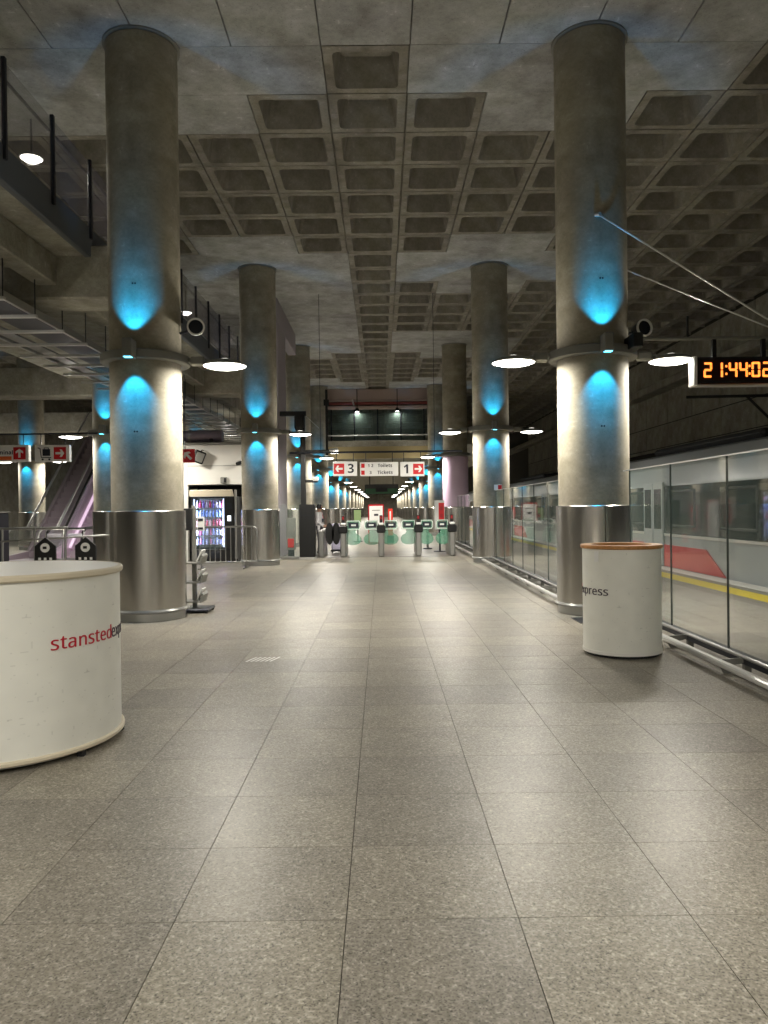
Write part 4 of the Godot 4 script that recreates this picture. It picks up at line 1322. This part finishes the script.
# ---------------------------------------------------------------- person: one surface-netted body
func build_person(at: Vector3) -> void:
	var bones := [   # a, b, ra, rb
		[V(0, 0.90, 0), V(0, 1.08, 0.0), 0.145, 0.13], [V(0, 1.08, 0), V(0.0, 1.26, 0.0), 0.13, 0.12],
		[V(0, 1.27, -0.13), V(0, 1.27, 0.13), 0.065, 0.065], [V(0, 1.28, 0), V(0.02, 1.38, 0), 0.055, 0.05],
		[V(0.02, 1.44, 0), V(0.025, 1.49, 0), 0.08, 0.085], [V(0.09, 1.43, 0), V(0.115, 1.435, 0), 0.02, 0.012],
		[V(0, 0.88, -0.09), V(0.02, 0.48, -0.095), 0.088, 0.062], [V(0.02, 0.48, -0.095), V(-0.02, 0.08, -0.095), 0.06, 0.042],
		[V(0, 0.88, 0.09), V(0.02, 0.48, 0.095), 0.088, 0.062], [V(0.02, 0.48, 0.095), V(-0.02, 0.08, 0.095), 0.06, 0.042],
		[V(-0.03, 0.04, -0.095), V(0.13, 0.035, -0.10), 0.042, 0.034], [V(-0.03, 0.04, 0.095), V(0.13, 0.035, 0.10), 0.042, 0.034],
		[V(0, 1.26, 0.17), V(-0.02, 1.00, 0.20), 0.052, 0.042], [V(-0.02, 1.00, 0.20), V(0.14, 0.88, 0.17), 0.040, 0.030],
		[V(0, 1.26, -0.17), V(-0.02, 1.00, -0.20), 0.052, 0.042], [V(-0.02, 1.00, -0.20), V(0.14, 0.90, -0.16), 0.040, 0.030],
		[V(0.14, 0.88, 0.17), V(0.22, 0.85, 0.16), 0.030, 0.022], [V(0.14, 0.90, -0.16), V(0.22, 0.87, -0.15), 0.030, 0.022],
		[V(0.22, 0.85, 0.16), V(0.27, 0.83, 0.15), 0.012, 0.010], [V(0.22, 0.865, 0.175), V(0.265, 0.84, 0.17), 0.011, 0.009], [V(0.19, 0.87, 0.14), V(0.24, 0.88, 0.13), 0.011, 0.009],
		[V(0.22, 0.87, -0.15), V(0.27, 0.85, -0.14), 0.012, 0.010], [V(0.22, 0.88, -0.165), V(0.265, 0.86, -0.16), 0.011, 0.009], [V(0.19, 0.89, -0.13), V(0.24, 0.90, -0.12), 0.011, 0.009]]
	var cell := 0.016
	var lo := V(-0.2, -0.02, -0.3)
	var nx := 32
	var ny := 102
	var nz := 38
	var field := PackedFloat32Array()
	field.resize(nx * ny * nz)
	field.fill(1.0)
	for b in bones:
		var a: Vector3 = b[0]
		var e: Vector3 = b[1]
		var r0: float = b[2]
		var r1: float = b[3]
		var mg := maxf(r0, r1) + 0.09
		var p0 := (a.min(e) - Vector3(mg, mg, mg) - lo) / cell
		var p1 := (a.max(e) + Vector3(mg, mg, mg) - lo) / cell
		var ae := e - a
		var l2 := ae.length_squared()
		for iy in range(maxi(0, int(p0.y)), mini(ny, int(p1.y) + 1)):
			for iz in range(maxi(0, int(p0.z)), mini(nz, int(p1.z) + 1)):
				for ixx in range(maxi(0, int(p0.x)), mini(nx, int(p1.x) + 1)):
					var p := lo + V(ixx, iy, iz) * cell
					var u := clampf((p - a).dot(ae) / l2, 0.0, 1.0)
					var d := (p - a - ae * u).length() - lerpf(r0, r1, u)
					var id := (iy * nz + iz) * nx + ixx
					var f := field[id]
					var k := 0.03
					var h := maxf(k - absf(f - d), 0.0) / k
					field[id] = minf(f, d) - h * h * k * 0.25
	var idx := PackedInt32Array()
	idx.resize(nx * ny * nz)
	idx.fill(-1)
	var vs := PackedVector3Array()
	var cs := PackedColorArray()
	for iy in ny - 1:
		for iz in nz - 1:
			for ixx in nx - 1:
				var s := V(0, 0, 0)
				var c := 0
				var inside := 0
				var vals := []
				for q in 8:
					var fv := field[((iy + ((q >> 1) & 1)) * nz + iz + ((q >> 2) & 1)) * nx + ixx + (q & 1)]
					vals.append(fv)
					if fv < 0.0: inside += 1
				if inside == 0 or inside == 8:
					continue
				for q in 8:
					for bit in [1, 2, 4]:
						if q & bit: continue
						var w: int = q | bit
						if (vals[q] < 0.0) != (vals[w] < 0.0):
							var tt: float = vals[q] / (vals[q] - vals[w])
							s += V(q & 1, (q >> 1) & 1, (q >> 2) & 1).lerp(V(w & 1, (w >> 1) & 1, (w >> 2) & 1), tt)
							c += 1
				var pos := lo + (V(ixx, iy, iz) + s / c) * cell
				idx[(iy * nz + iz) * nx + ixx] = vs.size()
				vs.append(pos)
				var col := Color(0.42, 0.24, 0.17)                       # skin
				if pos.y < 0.075: col = Color(0.02, 0.02, 0.02)          # shoes
				elif pos.y < 0.90 and pos.x < 0.135 and absf(pos.z) < 0.165: col = Color(0.03, 0.03, 0.045)   # trousers
				elif pos.y < 1.33 and pos.x < 0.15: col = Color(0.70, 0.69, 0.70)       # shirt
				cs.append(col)
	var st := SurfaceTool.new()
	st.begin(Mesh.PRIMITIVE_TRIANGLES)
	for k in vs.size():
		st.set_color(cs[k])
		st.add_vertex(vs[k])
	var step := [1, nx * nz, nx]       # x, y, z
	for iy in range(1, ny - 1):
		for iz in range(1, nz - 1):
			for ixx in range(1, nx - 1):
				var id := (iy * nz + iz) * nx + ixx
				for ax in 3:
					var f0 := field[id]
					var f1 := field[id + step[ax]]
					if (f0 < 0.0) == (f1 < 0.0): continue
					var u: int = step[(ax + 1) % 3]
					var w: int = step[(ax + 2) % 3]
					var a := idx[id - u - w]
					var b := idx[id - w]
					var c := idx[id]
					var d := idx[id - u]
					if a < 0 or b < 0 or c < 0 or d < 0: continue
					if f0 < 0.0:
						for q in [a, c, b, a, d, c]: st.add_index(q)
					else:
						for q in [a, b, c, a, c, d]: st.add_index(q)
	st.generate_normals()
	var t := thing("person", "person in white shirt and dark trousers standing sideways behind the gate post", "person", at)
	var m := mt(Color.WHITE, 0.7)
	m.vertex_color_use_as_albedo = true
	part(t, "body", st.commit(), m)
	var hair := MB.new()
	hair.xf = Transform3D(Basis.from_scale(V(1.0, 1.0, 0.95)), V(0.01, 1.495, 0))
	hair.lathe([Vector2(0.093, -0.06), Vector2(0.098, 0.0), Vector2(0.085, 0.05), Vector2(0.05, 0.085), Vector2(0.0, 0.098)], 20)
	part(t, "hair", hair, M.rubber)
	part(t, "lanyard", MB.new().tube([V(0.09, 1.33, 0.05), V(0.135, 1.15, 0.03), V(0.14, 1.02, 0.02)], 0.012, 6), M.train_red)
	part(t, "badge", B(V(0.10, 1.0, 0.10), V(0.16, 1.12, 0.16), 0.005), M.navy)

# ---------------------------------------------------------------- digital clock
func build_clock() -> void:
	var t := thing("digital_clock", "hanging digital clock with glowing orange digits 21:44:02 over the platform", "clock", V(4.08, 3.10, -9.6))
	var w := 1.16
	part(t, "casing", B(V(0.02, -0.17, -0.16), V(w, 0.17, 0.0), 0.012), M.blackm)
	part(t, "face", B(V(0.05, -0.12, 0.0), V(w - 0.03, 0.13, 0.004)), M.clock_face)
	part(t, "end_cap", B(V(-0.02, -0.19, -0.17), V(0.02, 0.18, 0.02), 0.008), M.sign)
	part(t, "lower_lip", B(V(0.02, -0.19, -0.16), V(w, -0.172, 0.02), 0.004), M.brushed)
	var segs := {"2": "abged", "1": "bc", "4": "fgbc", "0": "abcdef"}
	var xs := [0.10, 0.235, 0.415, 0.545, 0.70, 0.835]
	var ds := "214402"
	for k in 6:
		digit(t, segs[ds[k]], xs[k])
	for x in [0.395, 0.685]:
		for y in [-0.045, 0.05]:
			part(t, "display_dot", B(V(x - 0.022, y - 0.014, 0.004), V(x + 0.002, y + 0.014, 0.012), 0.003), M.digit)
	var r := part(t, "hanger", B(V(0.24, 0.17, -0.10), V(0.29, 0.40, -0.05)), M.blackm)
	part(t, "hanger", B(V(0.86, 0.17, -0.10), V(0.91, 0.40, -0.05)), M.blackm)
	var l := AreaLight3D.new()
	l.name = "display_light"
	l.area_size = Vector2(0.9, 0.18)
	l.light_color = Color(1.0, 0.45, 0.12)
	l.light_energy = 0.06
	l.area_range = 30.0
	l.shadow_enabled = true
	l.position = V(0.58, 0.0, 0.03)
	l.rotation_degrees = V(0, 180, 0)
	t.add_child(l)
	var p := thing("clock_rail", "thin grey pole on drop rods carrying the digital clock", "pole", V(0, 0, -9.68))
	part(p, "pole", MB.new().tube([V(3.42, 3.52, 0), V(11.5, 3.50, 0)], 0.024, 8), M.collar)
	part(p, "drop_rod", MB.new().tube([V(4.02, 3.52, 0), V(4.02, 3.80, 0)], 0.014, 6), M.blackm)
	part(p, "column_clamp", B(V(3.33, 3.42, -0.60), V(3.45, 3.60, 0.04), 0.01), M.blackm)

func digit(t: Node3D, on: String, x: float) -> void:
	var h := 0.095
	var w := 0.108
	var s := 0.027
	var r := {"a": [V(s * 0.4, h - s, 0), V(w - s * 0.4, h, 0)], "d": [V(s * 0.4, -h, 0), V(w - s * 0.4, -h + s, 0)], "g": [V(s * 0.4, -s * 0.5, 0), V(w - s * 0.4, s * 0.5, 0)], "f": [V(0, 0.006, 0), V(s, h - 0.006, 0)], "b": [V(w - s, 0.006, 0), V(w, h - 0.006, 0)], "e": [V(0, -h + 0.006, 0), V(s, -0.006, 0)], "c": [V(w - s, -h + 0.006, 0), V(w, -0.006, 0)]}
	var mb := MB.new()
	for c in on:
		var a: Vector3 = r[c][0]
		var b: Vector3 = r[c][1]
		mb.box(a + V(0, 0, 0.004), b + V(0, 0, 0.012), 0.003)
	part(t, "display_digit", mb, M.digit, V(x, 0.005, 0))

# ---------------------------------------------------------------- loudspeakers and other small fittings
func speaker(label: String, at: Vector3, wall: Vector3) -> void:
	var t := thing("horn_loudspeaker", label, "loudspeaker", at, "", 0.25)
	var mb := MB.new()
	mb.xf = Transform3D(Basis(V(1, 0, 0), V(0, 0, 1), V(0, -1, 0)), Vector3.ZERO)
	mb.lathe([Vector2(0, -0.16), Vector2(0.075, -0.15), Vector2(0.10, -0.02), Vector2(0.115, 0.06), Vector2(0.105, 0.06), Vector2(0.095, 0.03), Vector2(0.0, 0.03)], 28)
	part(t, "body", mb, M.dark_metal)
	var rg := MB.new()
	rg.xf = mb.xf
	rg.lathe([Vector2(0.094, 0.05), Vector2(0.117, 0.05), Vector2(0.117, 0.072), Vector2(0.094, 0.072), Vector2(0.094, 0.05)], 28)
	part(t, "rim", rg, M.sign)
	var d := (wall - at).rotated(Vector3.UP, -0.25)
	part(t, "bracket", MB.new().tube([V(0, 0, -0.08), d], 0.018, 6), M.dark_metal)

func build_small() -> void:
	for q in [[-1.02, -7.35, "pale slanted dashes worn on the floor tiles near the leaflet rack"], [1.62, -7.45, "pale slanted dashes worn on the floor tiles near the wood-topped counter"]]:
		var fm := thing("floor_mark", q[2], "floor mark", V(q[0], 0.0, q[1]))
		for k in 6:
			var mb := MB.new()
			mb.xf = Transform3D(Basis(Vector3.UP, -0.3), V(-0.1 + 0.045 * k, 0, 0))
			mb.box(V(-0.008, 0.0, -0.11), V(0.008, 0.0015, 0.11))
			part(fm, "dash", mb, M.granite2 if q[0] > 0 else M.sign)
	speaker("round grey loudspeaker on the side of the column beside the leaflet rack", V(-2.30, 3.86, -10.25), V(-2.53, 3.80, -10.32))
	speaker("round grey loudspeaker on the column side next to the digital clock", V(3.64, 3.78, -10.25), V(3.46, 3.72, -10.32))
	var t := thing("floor_access_plate", "dark square floor plate at the foot of the platform-side column", "floor plate", V(2.86, 0, -9.55))
	part(t, "plate", B(V(-0.32, 0.0, -0.26), V(0.34, 0.006, 0.22), 0.002), M.dark_metal)
